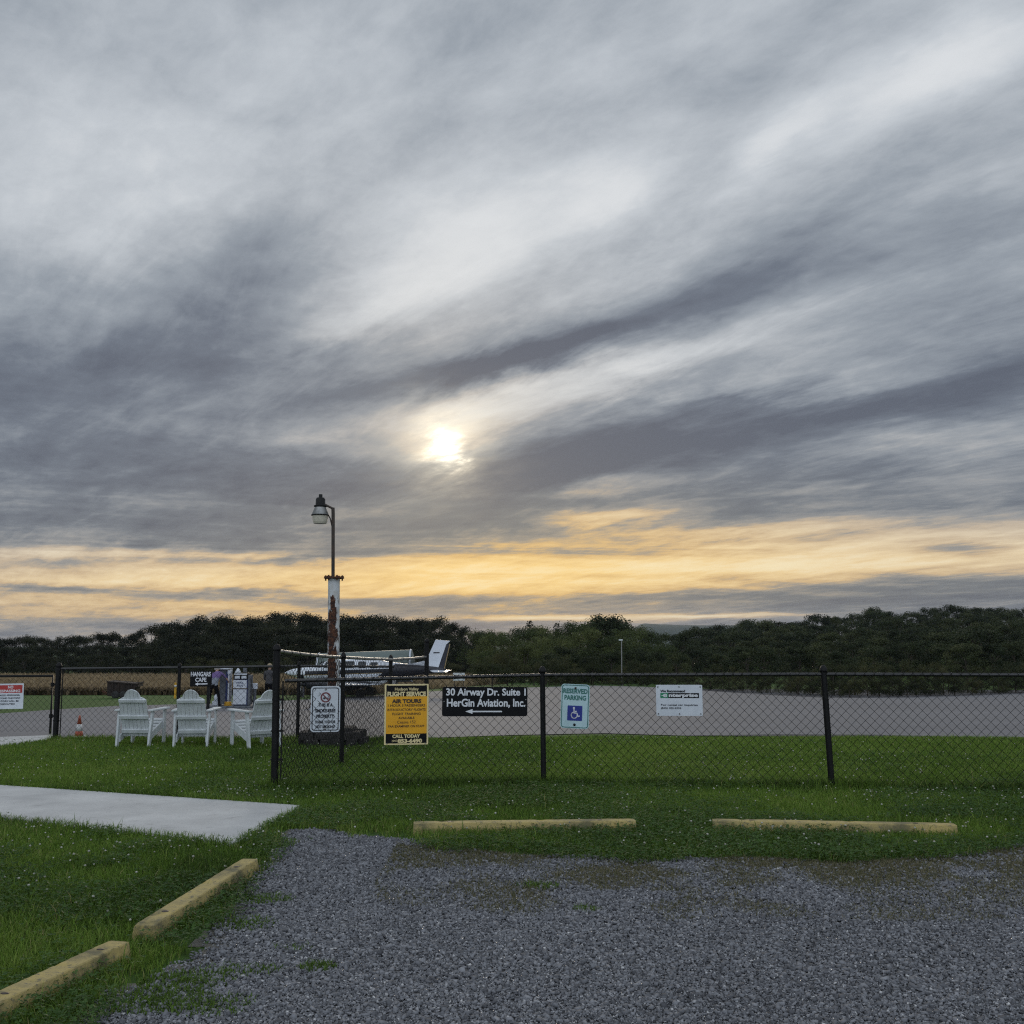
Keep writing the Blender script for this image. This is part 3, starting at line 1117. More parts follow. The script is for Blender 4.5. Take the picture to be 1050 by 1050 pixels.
def panel(t, outline, mat, th=.006):
    mb = MB()
    mb.plate(outline, 0.0, th)
    return mb.build("panel", mat, t)


# smoke-free sign
t, W, H = sign_root(318.7, 703.5, 348.7, 750.5, "white no-smoking sign with a red circle, leftmost on the front fence")
panel(t, rrect(W, H, .035), M["sign_grey"])
flat(rrect(W - .03, H - .03, .028), t, M["lettering_grey"], "border", -.002, rrect(W - .048, H - .048, .022))
cz = H * .255
ring = [(.055 * math.cos(R(a)), cz + .055 * math.sin(R(a))) for a in range(0, 360, 12)]
ringi = [(.041 * math.cos(R(a)), cz + .041 * math.sin(R(a))) for a in range(0, 360, 12)]
flat(ring, t, M["ring_red"], "prohibition_ring", -.003, ringi)
mb = MB()
c45 = math.cos(R(45))
mb.add([(x, -.0045, z) for x, z in ((-.034, cz + .026), (-.026, cz + .034), (.034, cz - .026), (.026, cz - .034))], [(0, 3, 2, 1)])
mb.build("prohibition_bar", M["ring_red"], t)
mb = MB()
mb.add([(x, -.0035, z) for x, z in ((-.030, cz - .014), (.022, cz - .014), (.022, cz - .003), (-.030, cz - .003))], [(0, 1, 2, 3)])
mb.add([(x, -.0035, z) for x, z in ((.025, cz - .014), (.032, cz - .014), (.032, cz - .003), (.025, cz - .003))], [(0, 1, 2, 3)])
for k in range(5):
    a, b = .024 + .004 * math.sin(k * 1.3), .024 + .004 * math.sin((k + 1) * 1.3)
    z0 = cz + .002 + k * .006
    mb.add([(a, -.0035, z0), (a + .005, -.0035, z0), (b + .005, -.0035, z0 + .006), (b, -.0035, z0 + .006)], [(0, 1, 2, 3)])
mb.build("cigarette_symbol", M["lettering_grey"], t)
for body, z, w, h in (("THIS IS A", .045, .155, .036), ("SMOKE-FREE", -.018, .215, .038), ("PROPERTY", -.078, .19, .038),
                      ("THANK YOU FOR", -.140, .222, .031), ("NOT SMOKING", -.192, .20, .031)):
    text(body, t, M["lettering_grey"], 0, z * H / .5, w, h, weight=.035)
bolt(t, 0, H / 2 - .035)
bolt(t, 0, -H / 2 + .035)

# flight school sign
t, W, H = sign_root(394.3, 701.3, 439.3, 763.5, "tall yellow and dark brown flight school sign hung on the front fence")
panel(t, rrect(W, H, .008, 2), M["sign_cream"])
iw = W - .035
flat([(-iw / 2, -H * .318), (iw / 2, -H * .318), (iw / 2, H * .295), (-iw / 2, H * .295)], t, M["sign_yellow"], "yellow_field", -.002)
flat([(-iw / 2, H * .295), (iw / 2, H * .295), (iw / 2, H / 2 - .016), (-iw / 2, H / 2 - .016)], t, M["sign_black"], "header_band", -.002)
flat([(-iw / 2, -H / 2 + .016), (iw / 2, -H / 2 + .016), (iw / 2, -H * .318), (-iw / 2, -H * .318)], t, M["sign_black"], "footer_band", -.002)
CR, BR = M["sign_cream"], M["sign_brown"]
for body, z, w, h, mt, wt in (("Hudson Valley", .418, .265, .042, CR, .02), ("FLIGHT SERVICE", .342, .43, .054, CR, .05),
                              ("AIR TOURS", .222, .33, .048, BR, .06), ("1 HOUR 3 PASSENGERS", .150, .415, .028, BR, .02),
                              ("INTRODUCTORY FLIGHTS", .078, .425, .028, BR, .02), ("FLIGHT TRAINING", .008, .315, .028, BR, .02),
                              ("AVAILABLE", -.060, .18, .026, BR, .02), ("Cessna 152", -.130, .205, .032, BR, .005),
                              ("FAA EXAMINER ON STAFF", -.200, .40, .026, BR, .02),
                              ("CALL TODAY", -.366, .31, .040, CR, .05)):
    text(body, t, mt, 0, z * H * .98, w * W / .49, h * H / .68, weight=wt)
text("(845)", t, CR, -.125, -.437 * H, .062, .026, weight=.01)
text("853-6490", t, CR, .040, -.437 * H, .265, .046, weight=.05)
for sx in (-1, 1):
    for sz in (-1, 1):
        bolt(t, sx * (W / 2 - .03), sz * (H / 2 - .012), r=.006)

# black address sign
t, W, H = sign_root(453.3, 704.2, 541.6, 734.5, "wide black address sign with white lettering and arrow on the front fence", roll=.6)
panel(t, rrect(W, H, .025), M["sign_black"])
text("30 Airway Dr. Suite 1", t, M["lettering_white"], .01, .093, W * .935, .104, weight=.027)
text("HerGin Aviation, Inc.", t, M["lettering_white"], .012, -.020, W * .92, .104, weight=.027)
flat([(-.22, -.108), (-.14, -.134), (-.14, -.116), (.19, -.116), (.19, -.101), (-.14, -.101), (-.14, -.082)], t, M["lettering_white"], "arrow")
bolt(t, -W / 2 + .02, .0, r=.007)
bolt(t, W / 2 - .02, .02, r=.007)
bolt(t, W / 2 - .02, -.04, r=.007)

# parking sign
t, W, H = sign_root(575.0, 701.5, 604.2, 747.0, "upright reserved parking sign with a blue wheelchair square, on the front fence", roll=2.2)
panel(t, rrect(W, H, .035), M["sign_mint"])
flat(rrect(W - .016, H - .016, .03), t, M["sign_green"], "border", -.002, rrect(W - .032, H - .032, .024))
text("RESERVED", t, M["sign_green"], 0, H * .345, W * .86, .054, weight=.03)
text("PARKING", t, M["sign_green"], 0, H * .195, W * .76, .054, weight=.03)
s = .165
zc = -.075
flat(rrect(s, s, .008, 2, 0, zc), t, M["sign_blue"], "blue_square", -.002)
mb = MB()
y = -.0035


def stroke(mb, pts, wd):
    for (x0, z0), (x1, z1) in zip(pts[:-1], pts[1:]):
        dx, dz = x1 - x0, z1 - z0
        l = math.hypot(dx, dz)
        nx_, nz_ = -dz / l * wd / 2, dx / l * wd / 2
        e, g = dx / l * wd * .3, dz / l * wd * .3
        mb.add([(x0 - nx_ - e, y, z0 - nz_ - g), (x1 - nx_ + e, y, z1 - nz_ + g), (x1 + nx_ + e, y, z1 + nz_ + g), (x0 + nx_ - e, y, z0 + nz_ - g)], [(0, 1, 2, 3)])


arc = [(-.006 + .033 * math.cos(R(a)), zc - .022 + .033 * math.sin(R(a))) for a in range(115, 370, 15)]
stroke(mb, arc, .011)
stroke(mb, [(-.010, zc + .040), (-.008, zc + .002), (.022, zc + .002), (.038, zc - .036), (.052, zc - .030)], .012)
stroke(mb, [(-.008, zc + .020), (.018, zc + .020)], .010)
mb.add([(-.011 + .012 * math.cos(R(a)), y, zc + .056 + .012 * math.sin(R(a))) for a in range(0, 360, 30)], [tuple(range(12))])
mb.build("wheelchair_symbol", M["lettering_white"], t)
bolt(t, 0, H / 2 - .042, r=.013, mat="dark_steel")
bolt(t, 0, -H / 2 + .042, r=.015, mat="black_plastic")

# car hire sign
t, W, H = sign_root(673.0, 702.2, 720.0, 734.0, "pale car hire sign with a black and green logo, rightmost on fence", roll=-.3)
panel(t, rrect(W, H, .012, 2), M["sign_white"])
text("We Recommend", t, M["lettering_grey"], -.205, H * .30, .27, .028, weight=.04, align="LEFT")
bx0, bx1, bz0, bz1 = -.205, .215, H * .075, H * .235
flat([(bx0, bz0), (bx0 + .085, bz0), (bx0 + .085, bz1), (bx0, bz1)], t, M["logo_green"], "logo_green_field", -.002)
flat([(bx0 + .085, bz0), (bx1, bz0), (bx1, bz1), (bx0 + .085, bz1)], t, M["sign_black"], "logo_black_bar", -.002)
text("e", t, M["lettering_white"], bx0 + .052, (bz0 + bz1) / 2, .045, .036, weight=.02)
flat([(bx0 + .012, (bz0 + bz1) / 2 - .003), (bx0 + .034, (bz0 + bz1) / 2 - .003), (bx0 + .034, (bz0 + bz1) / 2 + .004), (bx0 + .012, (bz0 + bz1) / 2 + .004)],
     t, M["lettering_white"], "logo_stroke")
text("nterprise", t, M["lettering_white"], bx0 + .092, (bz0 + bz1) / 2 - .003, .318, .048, weight=.045, align="LEFT")
text("For rental car inquiries", t, M["lettering_grey"], -.200, -H * .155, .40, .024, weight=.02, align="LEFT")
text("(845) 452-2222", t, M["lettering_grey"], -.200, -H * .255, .22, .023, weight=.02, align="LEFT")
for sx, sz in ((-1, 1), (0, 1), (1, 1), (-1, -1), (0, -1), (1, -1)):
    bolt(t, sx * (W / 2 - .022), sz * (H / 2 - .022), r=.007, mat="dark_steel")

# warning sign on the gate
t, W, H = sign_root(-12.0, 701.0, 24.0, 727.0, "red and white warning sign hung on the gate at the left edge", Y=17.34, roll=-1.0)
panel(t, rrect(W, H, .008, 2), M["sign_white"])
iw = W - .04
flat([(-iw / 2, H * .13), (iw / 2, H * .13), (iw / 2, H * .44), (-iw / 2, H * .44)], t, M["sign_red"], "red_band", -.002)
text("NO", t, M["lettering_white"], .075, H * .36, .085, .045, weight=.03)
text("TRESPASSING", t, M["lettering_white"], .02, H * .21, .42, .042, weight=.03)
for k, body in enumerate(("AUTHORIZED PERSONNEL", "ONLY BEYOND THIS POINT", "VIOLATORS WILL BE", "PROSECUTED")):
    text(body, t, M["lettering_grey"], 0, H * (.04 - .115 * k), (.46, .47, .42, .30)[k], .026, weight=.02)

# cafe sign on its post, beyond the fence
cs = at(206, 696, 38.6)
t = thing("cafe_sign", (cs.x, cs.y, float(tz(cs.x, cs.y))), 0, "black cafe direction sign on a dark post, in front of the fuel pumps", "sign")
zz = cs.z - t.location.z
mb = MB()
mb.box((0, .012, zz), (.78, .02, .56))
mb.build("panel", M["sign_black"], t, .006)
mb = MB()
mb.box((.265, .07, (zz + .25) / 2), (.095, .095, zz + .25))
mb.build("post", M["black_plastic"], t, .006)
text("HANGARS", t, M["lettering_white"], -.005, zz + .165, .72, .165, weight=.035)
text("CAFE", t, M["lettering_white"], .0, zz - .035, .40, .15, weight=.035)
flat([(-.21, zz - .19), (-.10, zz - .245), (-.10, zz - .208), (.24, zz - .200), (.24, zz - .155), (-.10, zz - .165), (-.10, zz - .13)], t, M["lettering_white"], "arrow", -.004)


# ------------------------------------------------------------------ yard lamp
lx0, ly0 = G(344.5, 765)
ly0 += .25
lx0 = (344.5 - 525) / F * ly0 * 1.0
lamp = thing("yard_lamp", (lx0, ly0, 0), R(0), "white lamp post streaked with rust, carrying one yard light on a thin arm", "street lamp")
k = (ly0) / F
mb = MB()
Ht = EYE + (656 - 594) * k
mb.tube([(0, 0, .28), (-.03, 0, Ht)], .092, 20)
mb.build("post", M["post"], lamp)
mb = MB()
mb.lathe([(.16, 0), (.16, .02), (.098, .022), (.098, .05)], (0, 0, .28), 16)
for a in range(0, 360, 90):
    mb.tube([(.13 * math.cos(R(a + 45)), .13 * math.sin(R(a + 45)), .28), (.13 * math.cos(R(a + 45)), .13 * math.sin(R(a + 45)), .35)], .014, 6)
mb.build("base_plate", M["rust"], lamp)
mb = MB()
mb.lathe([(.13, 0), (.16, .005), (.16, .022), (.12, .03), (.03, .035)], (-.03, 0, Ht), 18)
for a in range(0, 360, 60):
    q = (.13 * math.cos(R(a)) - .03, .13 * math.sin(R(a)))
    mb.tube([(q[0], q[1], Ht - .03), (q[0], q[1], Ht + .055)], .013, 6)
    mb.lathe([(.024, 0), (.024, .022)], (q[0], q[1], Ht + .022), 6, smooth=False)
mb.build("flange", M["rust"], lamp)
mb = MB()
Hp = EYE + (656 - 520.5) * k
xo = (340.0 - 344.5) * k
mb.tube([(-.045, 0, Ht), (xo + .005, 0, Hp - .1), (xo, 0, Hp)], .027, 12)
mb.build("upper_pole", M["dark_steel"], lamp)
hx_ = (327.0 - 344.5) * k
mb = MB()
mb.tube([(xo, 0, Hp - .015), (xo - .03, 0, Hp + .0), (hx_ + .08, 0, Hp + .045), (hx_ + .03, 0, Hp + .05)], .018, 10)
mb.tube([(xo, 0, Hp - .33), (xo - .04, 0, Hp - .17), (hx_ + .10, 0, Hp - .08)], .010, 8)
mb.build("bracket_arm", M["dark_steel"], lamp)
# luminaire: dark ballast housing and photocell, metal reflector, translucent skirt
zb = EYE + (656 - 519) * k
head = MB()
head.lathe([(.10, 0), (.105, .02), (.078, .03), (.075, .12), (.060, .145), (.03, .150), (.030, .195), (.027, .20)], (hx_, 0, zb - .01), 18)
hd = head.build("lamp_housing", M["black_plastic"], lamp)
mb = MB()
mb.lathe([(.135, 0), (.138, .006), (.085, .13), (.085, .136)], (hx_, 0, zb - .145), 20)
mb.build("reflector", M["galvanised"], hd)
mb = MB()
mb.lathe([(.100, 0), (.112, .03), (.128, .128), (.133, .130)], (hx_, 0, zb - .275), 24, smooth=False)
mb.build("lens", M["lens"], hd)
mb = MB()
mb.lathe([(.137, 0), (.142, .004), (.142, .014), (.137, .018)], (hx_, 0, zb - .152), 20)
mb.build("rim", M["black_plastic"], hd)

# low stone bed round the post
bed = thing("stone_bed", (lx0, ly0, 0), 0, "low dark stone bed at the foot of the rusted lamp post", "planter")
mb = MB()
rb = random.Random(5)
for ring_, (rx, ry, z0) in enumerate(((.40, .36, 0), (.37, .33, .1))):
    for a in range(0, 360, 24):
        aa = R(a + ring_ * 12 + rb.uniform(-3, 3))
        # squarish ring of rough blocks
        ca, sa = math.cos(aa), math.sin(aa)
        q = max(abs(ca), abs(sa))
        mb.box((rx * ca / q * rb.uniform(.95, 1.05), ry * sa / q * rb.uniform(.95, 1.05), z0 + .055), (rb.uniform(.16, .24), rb.uniform(.14, .18), rb.uniform(.10, .125)), Matrix.Rotation(rb.uniform(-.25, .25), 3, "Z"), .9)
mb.build("rough_blocks", M["bed_stone"], bed, .015)
mb = MB()
mb.box((0, 0, .14), (.66, .56, .26))
mb.build("plinth", M["bed_stone"], bed, .03)


# ------------------------------------------------------------------ adirondack chairs
WP = M["white_paint"]


def make_chair(label):
    t = thing("adirondack_chair", (0, 0, 0), 0, label, "chair", "white adirondack chairs on the lawn")
    th = R(24)
    by, bz = -.14, .17                       # foot of the back
    dirv = Vector((0, -math.sin(th), math.cos(th)))
    nrm = Vector((0, math.cos(th), math.sin(th)))

    def B(u, v, d):                          # point on the back: across, up the slope, depth
        return Vector((u, by, bz)) + dirv * v + nrm * d
    # back: seven boards cut to a bell outline
    mb = MB()

    def top(u):
        a = abs(u)
        if a < .135:
            return .585 + .145 * math.sqrt(max(0, 1 - (a / .140) ** 2))
        return .560 + .050 * math.cos((a - .135) / .10 * 1.5)
    nb = 7
    bw = .47 / nb
    for i in range(nb):
        u0, u1 = -.235 + i * bw + .003, -.235 + (i + 1) * bw - .003
        m = 5
        us = [u0 + (u1 - u0) * k / m for k in range(m + 1)]
        prof = [(u0, 0), (u1, 0)] + [(u, top(u)) for u in reversed(us)]
        n = len(prof)
        mb.add([B(u, v, .01) for u, v in prof] + [B(u, v, -.012) for u, v in prof],
               [tuple(range(n)), tuple(range(2 * n - 1, n - 1, -1))] + [(j, j + n, (j + 1) % n + n, (j + 1) % n) for j in range(n)])
    mb.build("backrest", WP, t)
    for v, hw, tk in ((.06, .235, .055), (.285, .255, .05), (.545, .225, .045)):
        mb = MB()
        mb.add([B(u, vv, d) for vv in (v, v + tk) for u, d in ((-hw, -.013), (hw, -.013), (hw, -.045), (-hw, -.045))],
               [(0, 3, 2, 1), (4, 5, 6, 7), (0, 1, 5, 4), (1, 2, 6, 5), (2, 3, 7, 6), (3, 0, 4, 7)])
        mb.build("back_rail", WP, t, .004)
    # seat slats run across, sloping down towards the back
    mb = MB()
    for i in range(6):
        f = i / 5
        mb.box((0, -.10 + .48 * f, .20 + .165 * f - .02 * (1 - f)), (.50, .078, .02), Matrix.Rotation(R(17), 3, "X"))
    mb.box((0, .435, .335), (.52, .02, .085), Matrix.Rotation(R(8), 3, "X"))
    mb.build("seat", WP, t, .004)
    for s in (-1, 1):
        # side rail from the front of the seat down to the ground behind: the rear leg
        mb = MB()
        x = s * .245
        prof = [(.41, .27), (.41, .365), (.10, .285), (-.20, .20), (-.25, .18), (-.25, .09), (-.05, .14), (.25, .225)]
        n = len(prof)
        mb.add([(x - .013, p[0], p[1]) for p in prof] + [(x + .013, p[0], p[1]) for p in prof],
               [tuple(range(n)), tuple(range(2 * n - 1, n - 1, -1))] + [(j, j + n, (j + 1) % n + n, (j + 1) % n) for j in range(n)])
        mb.build("side_rail", WP, t)
        mb = MB()
        mb.bar((s * .275, .36, 0), (s * .275, .36, .525), .032, .095, (0, 1, 0))
        mb.build("front_leg", WP, t, .004)
        mb = MB()
        mb.bar((s * .272, -.285, .0), (s * .285, -.20, .525), .035, .085, (0, 1, 0))
        mb.build("back_leg", WP, t, .004)
        # paddle arm
        mb = MB()
        o = [(-.055, -.31), (.035, -.31), (.065, .10), (.075, .36), (.05, .43), (-.03, .45), (-.065, .40), (-.055, .1)]
        if s < 0:
            o = [(-p[0], p[1]) for p in reversed(o)]
        n = len(o)
        mb.add([(s * .295 + p[0], p[1], .525) for p in o] + [(s * .295 + p[0], p[1], .55) for p in o],
               [tuple(range(n - 1, -1, -1)), tuple(range(n, 2 * n))] + [(j, (j + 1) % n, (j + 1) % n + n, j + n) for j in range(n)])
        mb.build("armrest", WP, t, .005)
    return t


chair = make_chair("white adirondack chair, leftmost of the three, its right arm sticking out")
chairs = [(chair, 139.5, 766.5, -2), (copy_tree(chair), 196, 767.0, 5), (copy_tree(chair), 260.5, 768.0, 38)]
chairs[1][0]["label"] = "white adirondack chair in the middle of the row of three, both arms showing"
chairs[2][0]["label"] = "white adirondack chair partly behind the tall fence corner post, turned the other way"
for o, px, py, rz in chairs:
    x, y = G(px, py)
    o.location = (x, y + .15, 0)
    o.rotation_euler = (0, 0, R(rz))
    o.scale = (.88, .94, 1.035)


# ------------------------------------------------------------------ parking wheel stops
def make_stop(label):
    t = thing("wheel_stop", (0, 0, 0), 0, label, "wheel stop", "yellow concrete wheel stops")
    mb = MB()
    L, n = 1.83, 40
    prof = [(-.078, 0), (-.072, .06), (-.062, .106), (-.056, .112), (.056, .112), (.062, .106), (.072, .06), (.078, 0)]
    vs, fs = [], []
    rs = random.Random(3)
    for i in range(n + 1):
        x = -L / 2 + L * i / n
        e = .012 if i in (0, n) else 0
        for j, (py_, pz) in enumerate(prof):
            chip = rs.uniform(-.0012, .0012) + (-.012 if rs.random() < .05 and 1 < j < 6 else 0)
            vs.append((x, py_ * (1 - e * 4), max(0, (pz + (chip if pz > 0 else 0)) * (1 - e * 3))))
    m = len(prof)
    for i in range(n):
        for j in range(m - 1):
            a = i * m + j
            fs.append((a, a + 1, a + m + 1, a + m))
    fs.append(tuple(range(m - 1, -1, -1)))
    fs.append(tuple(range(n * m, n * m + m)))
    mb.add([(v[0], -v[1], v[2]) for v in vs], fs)
    mb.build("concrete_bar", M["stop_yellow"], t)
    for x in (-.62, .62):
        mb = MB()
        mb.lathe([(.022, 0), (.022, .006), (.012, .0065)], (x, 0, .1085), 10)
        mb.build("pin_hole", M["dark_steel"], t)
    return t


st = make_stop("yellow wheel stop left of centre, before the parking sign and half sunk in clover")
stops = [(st, (424, 855), (651, 852)), (copy_tree(st), (731, 852), (980, 857)), (copy_tree(st), (147, 967), (256, 894.5)), (copy_tree(st), (-24, 1056), (122, 984.5))]
stops[1][0]["label"] = "yellow wheel stop furthest right, in front of the clover at the fence"
stops[2][0]["label"] = "yellow wheel stop beside the gravel, the one nearest the concrete walk"
stops[3][0]["label"] = "yellow wheel stop in the bottom left corner, sunk into the lawn"
for o, a, b in stops:
    pa, pb = Vector(G(*a)), Vector(G(*b))
    c = (pa + pb) / 2
    o.location = (c.x, c.y, .0)
    o.rotation_euler = (0, 0, math.atan2(pb.y - pa.y, pb.x - pa.x))
    s = (pb - pa).length / 1.83
    o.scale = (s, .90, .84)
print("STOPS", [(round(o.location.x, 2), round(o.location.y, 2), round(o.scale.x, 2)) for o, _, _ in stops])

# ------------------------------------------------------------------ woods
def crown_data(seed, n_leaf, size, kind="broad"):
    r = np.random.default_rng(seed)
    nl = {"broad": 34, "bush": 22, "spire": 18}[kind]
    C, Rr = [], []
    for i in range(nl):
        a = r.uniform(0, 2 * np.pi)
        if kind == "broad":
            h = r.uniform(.12, .90)
            w = .40 * np.sin(np.clip((h + .12) / 1.12, 0, 1) * np.pi) ** .6
            q = w * r.uniform(.25, 1.0) ** .6
            rad = r.uniform(.085, .17) * (1.05 - .35 * h)
            if i < 5:
                h, q, rad = r.uniform(.76, .88), r.uniform(0, .22), r.uniform(.08, .13)
        elif kind == "bush":
            h = r.uniform(.12, .86)
            w = .52 * np.sqrt(max(.02, 1 - (h / 1.0) ** 2))
            q = w * r.uniform(.2, 1.0) ** .6
            rad = r.uniform(.10, .20)
        else:
            h = .14 + .82 * (i / (nl - 1))
            q = .26 * (1 - h) * r.uniform(.3, 1.1)
            rad = .05 + .15 * (1 - h)
        C.append((q * np.cos(a), q * np.sin(a), h))
        Rr.append(rad)
    C, Rr = np.array(C), np.array(Rr)
    wgt = Rr ** 2
    li = r.choice(nl, n_leaf, p=wgt / wgt.sum())
    d = r.normal(size=(n_leaf, 3))
    d /= np.linalg.norm(d, axis=1)[:, None]
    rr = Rr[li] * (.15 + .95 * r.uniform(0, 1, n_leaf) ** .6)
    stray = r.uniform(size=n_leaf) < .04
    rr[stray] *= 1.25
    P = C[li] + d * rr[:, None] * np.array([1.1, 1.1, .85])
    nrm = d + r.normal(scale=.7, size=(n_leaf, 3))
    nrm /= np.linalg.norm(nrm, axis=1)[:, None]
    u = np.cross(nrm, r.normal(size=(n_leaf, 3)))
    u /= np.linalg.norm(u, axis=1)[:, None]
    v = np.cross(nrm, u)
    s = size * r.uniform(.55, 1.35, n_leaf)[:, None]
    V = np.stack([P - u * s * .5, P + v * s * .32, P + u * s * .5, P - v * s * .32], 1).reshape(-1, 3)
    Q = np.arange(n_leaf * 4).reshape(-1, 4)
    lobe_t = r.uniform(.0, 1.0, nl)
    tint = np.repeat(np.clip(lobe_t[li] * .75 + r.uniform(0, .3, n_leaf), 0, 1), 4)
    V[:, 2] = np.maximum(V[:, 2], .01)
    return V, Q, tint, C


def make_tree(name, seed, n_leaf, size, mat, kind="broad"):
    t = thing(name, (0, -500, 0))
    V, Q, tint, C = crown_data(seed, n_leaf, size, kind)
    np_mesh("crown", V, Q, 4, M[mat], t, attr=tint)
    mb = MB()
    r = random.Random(seed)
    th = .62 if kind != "spire" else .9
    mb.tube([(0, 0, -.05), (.005, .004, .2), (-.006, .006, .42), (0, 0, th)], [.026, .019, .014, .006], 6)
    for i in range(6):
        c = C[(i * 3 + 2) % len(C)]
        z0 = min(.2 + .05 * i, c[2] * .8)
        mb.tube([(0, 0, z0), (c[0] * .5, c[1] * .5, (z0 + c[2]) / 2 + .02), (c[0], c[1], c[2])], [.010, .007, .003], 5)
    mb.build("trunk", M["bark"], t)
    return t


PROTO = {
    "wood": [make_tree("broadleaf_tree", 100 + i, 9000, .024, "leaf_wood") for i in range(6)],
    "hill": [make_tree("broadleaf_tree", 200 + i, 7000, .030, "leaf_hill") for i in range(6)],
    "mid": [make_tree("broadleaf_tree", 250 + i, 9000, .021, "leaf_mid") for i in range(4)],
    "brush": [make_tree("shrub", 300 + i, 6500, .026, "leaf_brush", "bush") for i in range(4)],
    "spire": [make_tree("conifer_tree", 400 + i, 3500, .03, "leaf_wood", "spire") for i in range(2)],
}
used_proto = set()
SKY_PROFILE = [(-120, 652), (0, 652), (40, 650), (62, 654), (90, 648), (135, 649), (160, 641), (185, 636), (205, 633), (228, 630), (245, 634), (275, 629), (312, 628),
               (328, 632), (370, 629), (400, 632), (420, 636), (450, 631), (470, 640), (490, 648), (512, 645), (525, 639), (548, 640), (572, 640),
               (590, 633), (625, 630), (645, 633), (658, 641), (672, 649), (690, 649), (708, 647), (718, 641), (740, 638), (780, 635), (812, 634), (840, 630), (870, 630), (897, 625),
               (930, 628), (960, 622), (1000, 622), (1050, 620), (1170, 619)]
spx, spy = [p[0] for p in SKY_PROFILE], [p[1] for p in SKY_PROFILE]
tr = random.Random(21)


def plant(kind, px, D, top, wf, label, group, cat="tree", i=None):
    p = at(px, top, D)
    g = float(tz(p.x, p.y))
    h = p.z - g
    if h < 1.2:
        h = 1.2
    i = tr.randrange(len(PROTO[kind])) if i is None else i
    pr = PROTO[kind][i]
    if (kind, i) in used_proto:
        o = copy_tree(pr)
    else:
        used_proto.add((kind, i))
        o = pr
    o.location = (p.x, p.y, g)
    o.rotation_euler = (0, 0, tr.uniform(0, 6.28))
    wd = h * wf
    o.scale = (wd, wd, h * 1.02)
    tag(o, label, cat, group)
    return o


def row(kind, x0, x1, step, D, dD, off, doff, wf, label, group, cat="tree", prof=None):
    x = x0
    while x < x1:
        px = x + tr.uniform(-.35, .35) * step
        top = (prof(px) if prof else float(np.interp(px, spx, spy))) + off + tr.uniform(-doff * .4, doff)
        d = (D(px) if callable(D) else D) + tr.uniform(-dD, dD)
        plant(kind, px, d, top, wf * tr.uniform(.85, 1.2), label, group, cat)
        x += step * tr.uniform(.8, 1.2)


LW = "dark broadleaf tree in the dense wood beyond the cornfield on the left"
GW = "trees of the left-hand wood"
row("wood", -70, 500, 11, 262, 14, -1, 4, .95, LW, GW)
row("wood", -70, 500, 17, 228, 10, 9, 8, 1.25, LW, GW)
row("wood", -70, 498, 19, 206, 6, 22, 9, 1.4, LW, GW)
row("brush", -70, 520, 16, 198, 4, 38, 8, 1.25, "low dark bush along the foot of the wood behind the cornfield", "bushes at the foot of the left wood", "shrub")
MW = "olive tree in the clump behind and beside the thin pole light"
GM = "trees of the middle clump"
row("mid", 492, 672, 15, 170, 8, 0, 6, 1.2, MW, GM)
row("mid", 505, 700, 17, 146, 6, 12, 8, 1.3, MW, GM)
HW = "tree on the wooded hillside at the right, one of the mass of similar crowns"
GH = "trees on the right hillside"
row("hill", 690, 1120, 12, lambda p: 330 + 60 * (p - 700) / 400, 20, -1, 5, 1.3, HW, GH)
row("hill", 720, 1120, 17, lambda p: 262 + 40 * (p - 700) / 400, 15, 7, 7, 1.35, HW, GH)
row("hill", 690, 1120, 18, 205, 12, 15, 8, 1.35, HW, GH)
row("hill", 660, 1120, 20, 165, 8, 24, 9, 1.35, HW, GH)
row("hill", 560, 1120, 24, 132, 6, 0, 9, 1.35, HW, GH, prof=lambda p: np.interp(p, [560, 640, 700, 800, 1120], [662, 664, 664, 661, 656]))
edge_px = [(560, 704.5), (610, 703), (660, 704.3), (700, 706.5), (730, 709), (760, 711), (800, 713.5), (850, 716), (930, 715.5), (1000, 713.5), (1050, 711.5), (1140, 710)]
eY = [(p[0], G(*p)[1]) for p in edge_px]


def edgeD(px):
    return float(np.interp(px, [e[0] for e in eY], [e[1] for e in eY]))


BL = "bushy shrub in the scrub along the far edge of the apron"
row("brush", 500, 1120, 15, lambda p: edgeD(p) + 9, 1.5, 0, 9, 1.0, BL, "scrub along the apron edge", "shrub",
    prof=lambda p: np.interp(p, [490, 560, 640, 700, 800, 900, 1000, 1120], [664, 670, 676, 680, 678, 674, 676, 672]))
row("brush", 560, 1120, 13, lambda p: edgeD(p) + 4.5, 1, 0, 8, 1.1, BL, "scrub along the apron edge", "shrub",
    prof=lambda p: np.interp(p, [540, 640, 700, 800, 900, 1000, 1120], [690, 690, 692, 692, 691, 692, 690]))
# trees that can be told apart on the skyline
plant("wood", 228, 250, 629, .85, "tall flat-topped tree rising out of the left wood's skyline above the cafe sign", None, i=1)
plant("wood", 317, 246, 627, .85, "tall tree on the skyline just left of the lamp post", None, i=3)
plant("hill", 624, 168, 628.5, 1.15, "broad dark round-crowned tree, highest of the middle clump", None, i=2)
plant("hill", 702, 215, 644.5, .9, "small lone tree standing in the dip in front of the far blue ridge", None, i=4)
plant("hill", 895, 350, 621.5, .8, "pointed tree standing up from the right hillside's skyline", None, i=0)
plant("spire", 571, 172, 639, 1.0, "narrow pointed tree at the left shoulder of the middle clump", None, i=0)
plant("spire", 543, 168, 637, 1.0, "slim pointed tree in the middle clump next to the dip over the field", None, i=1)


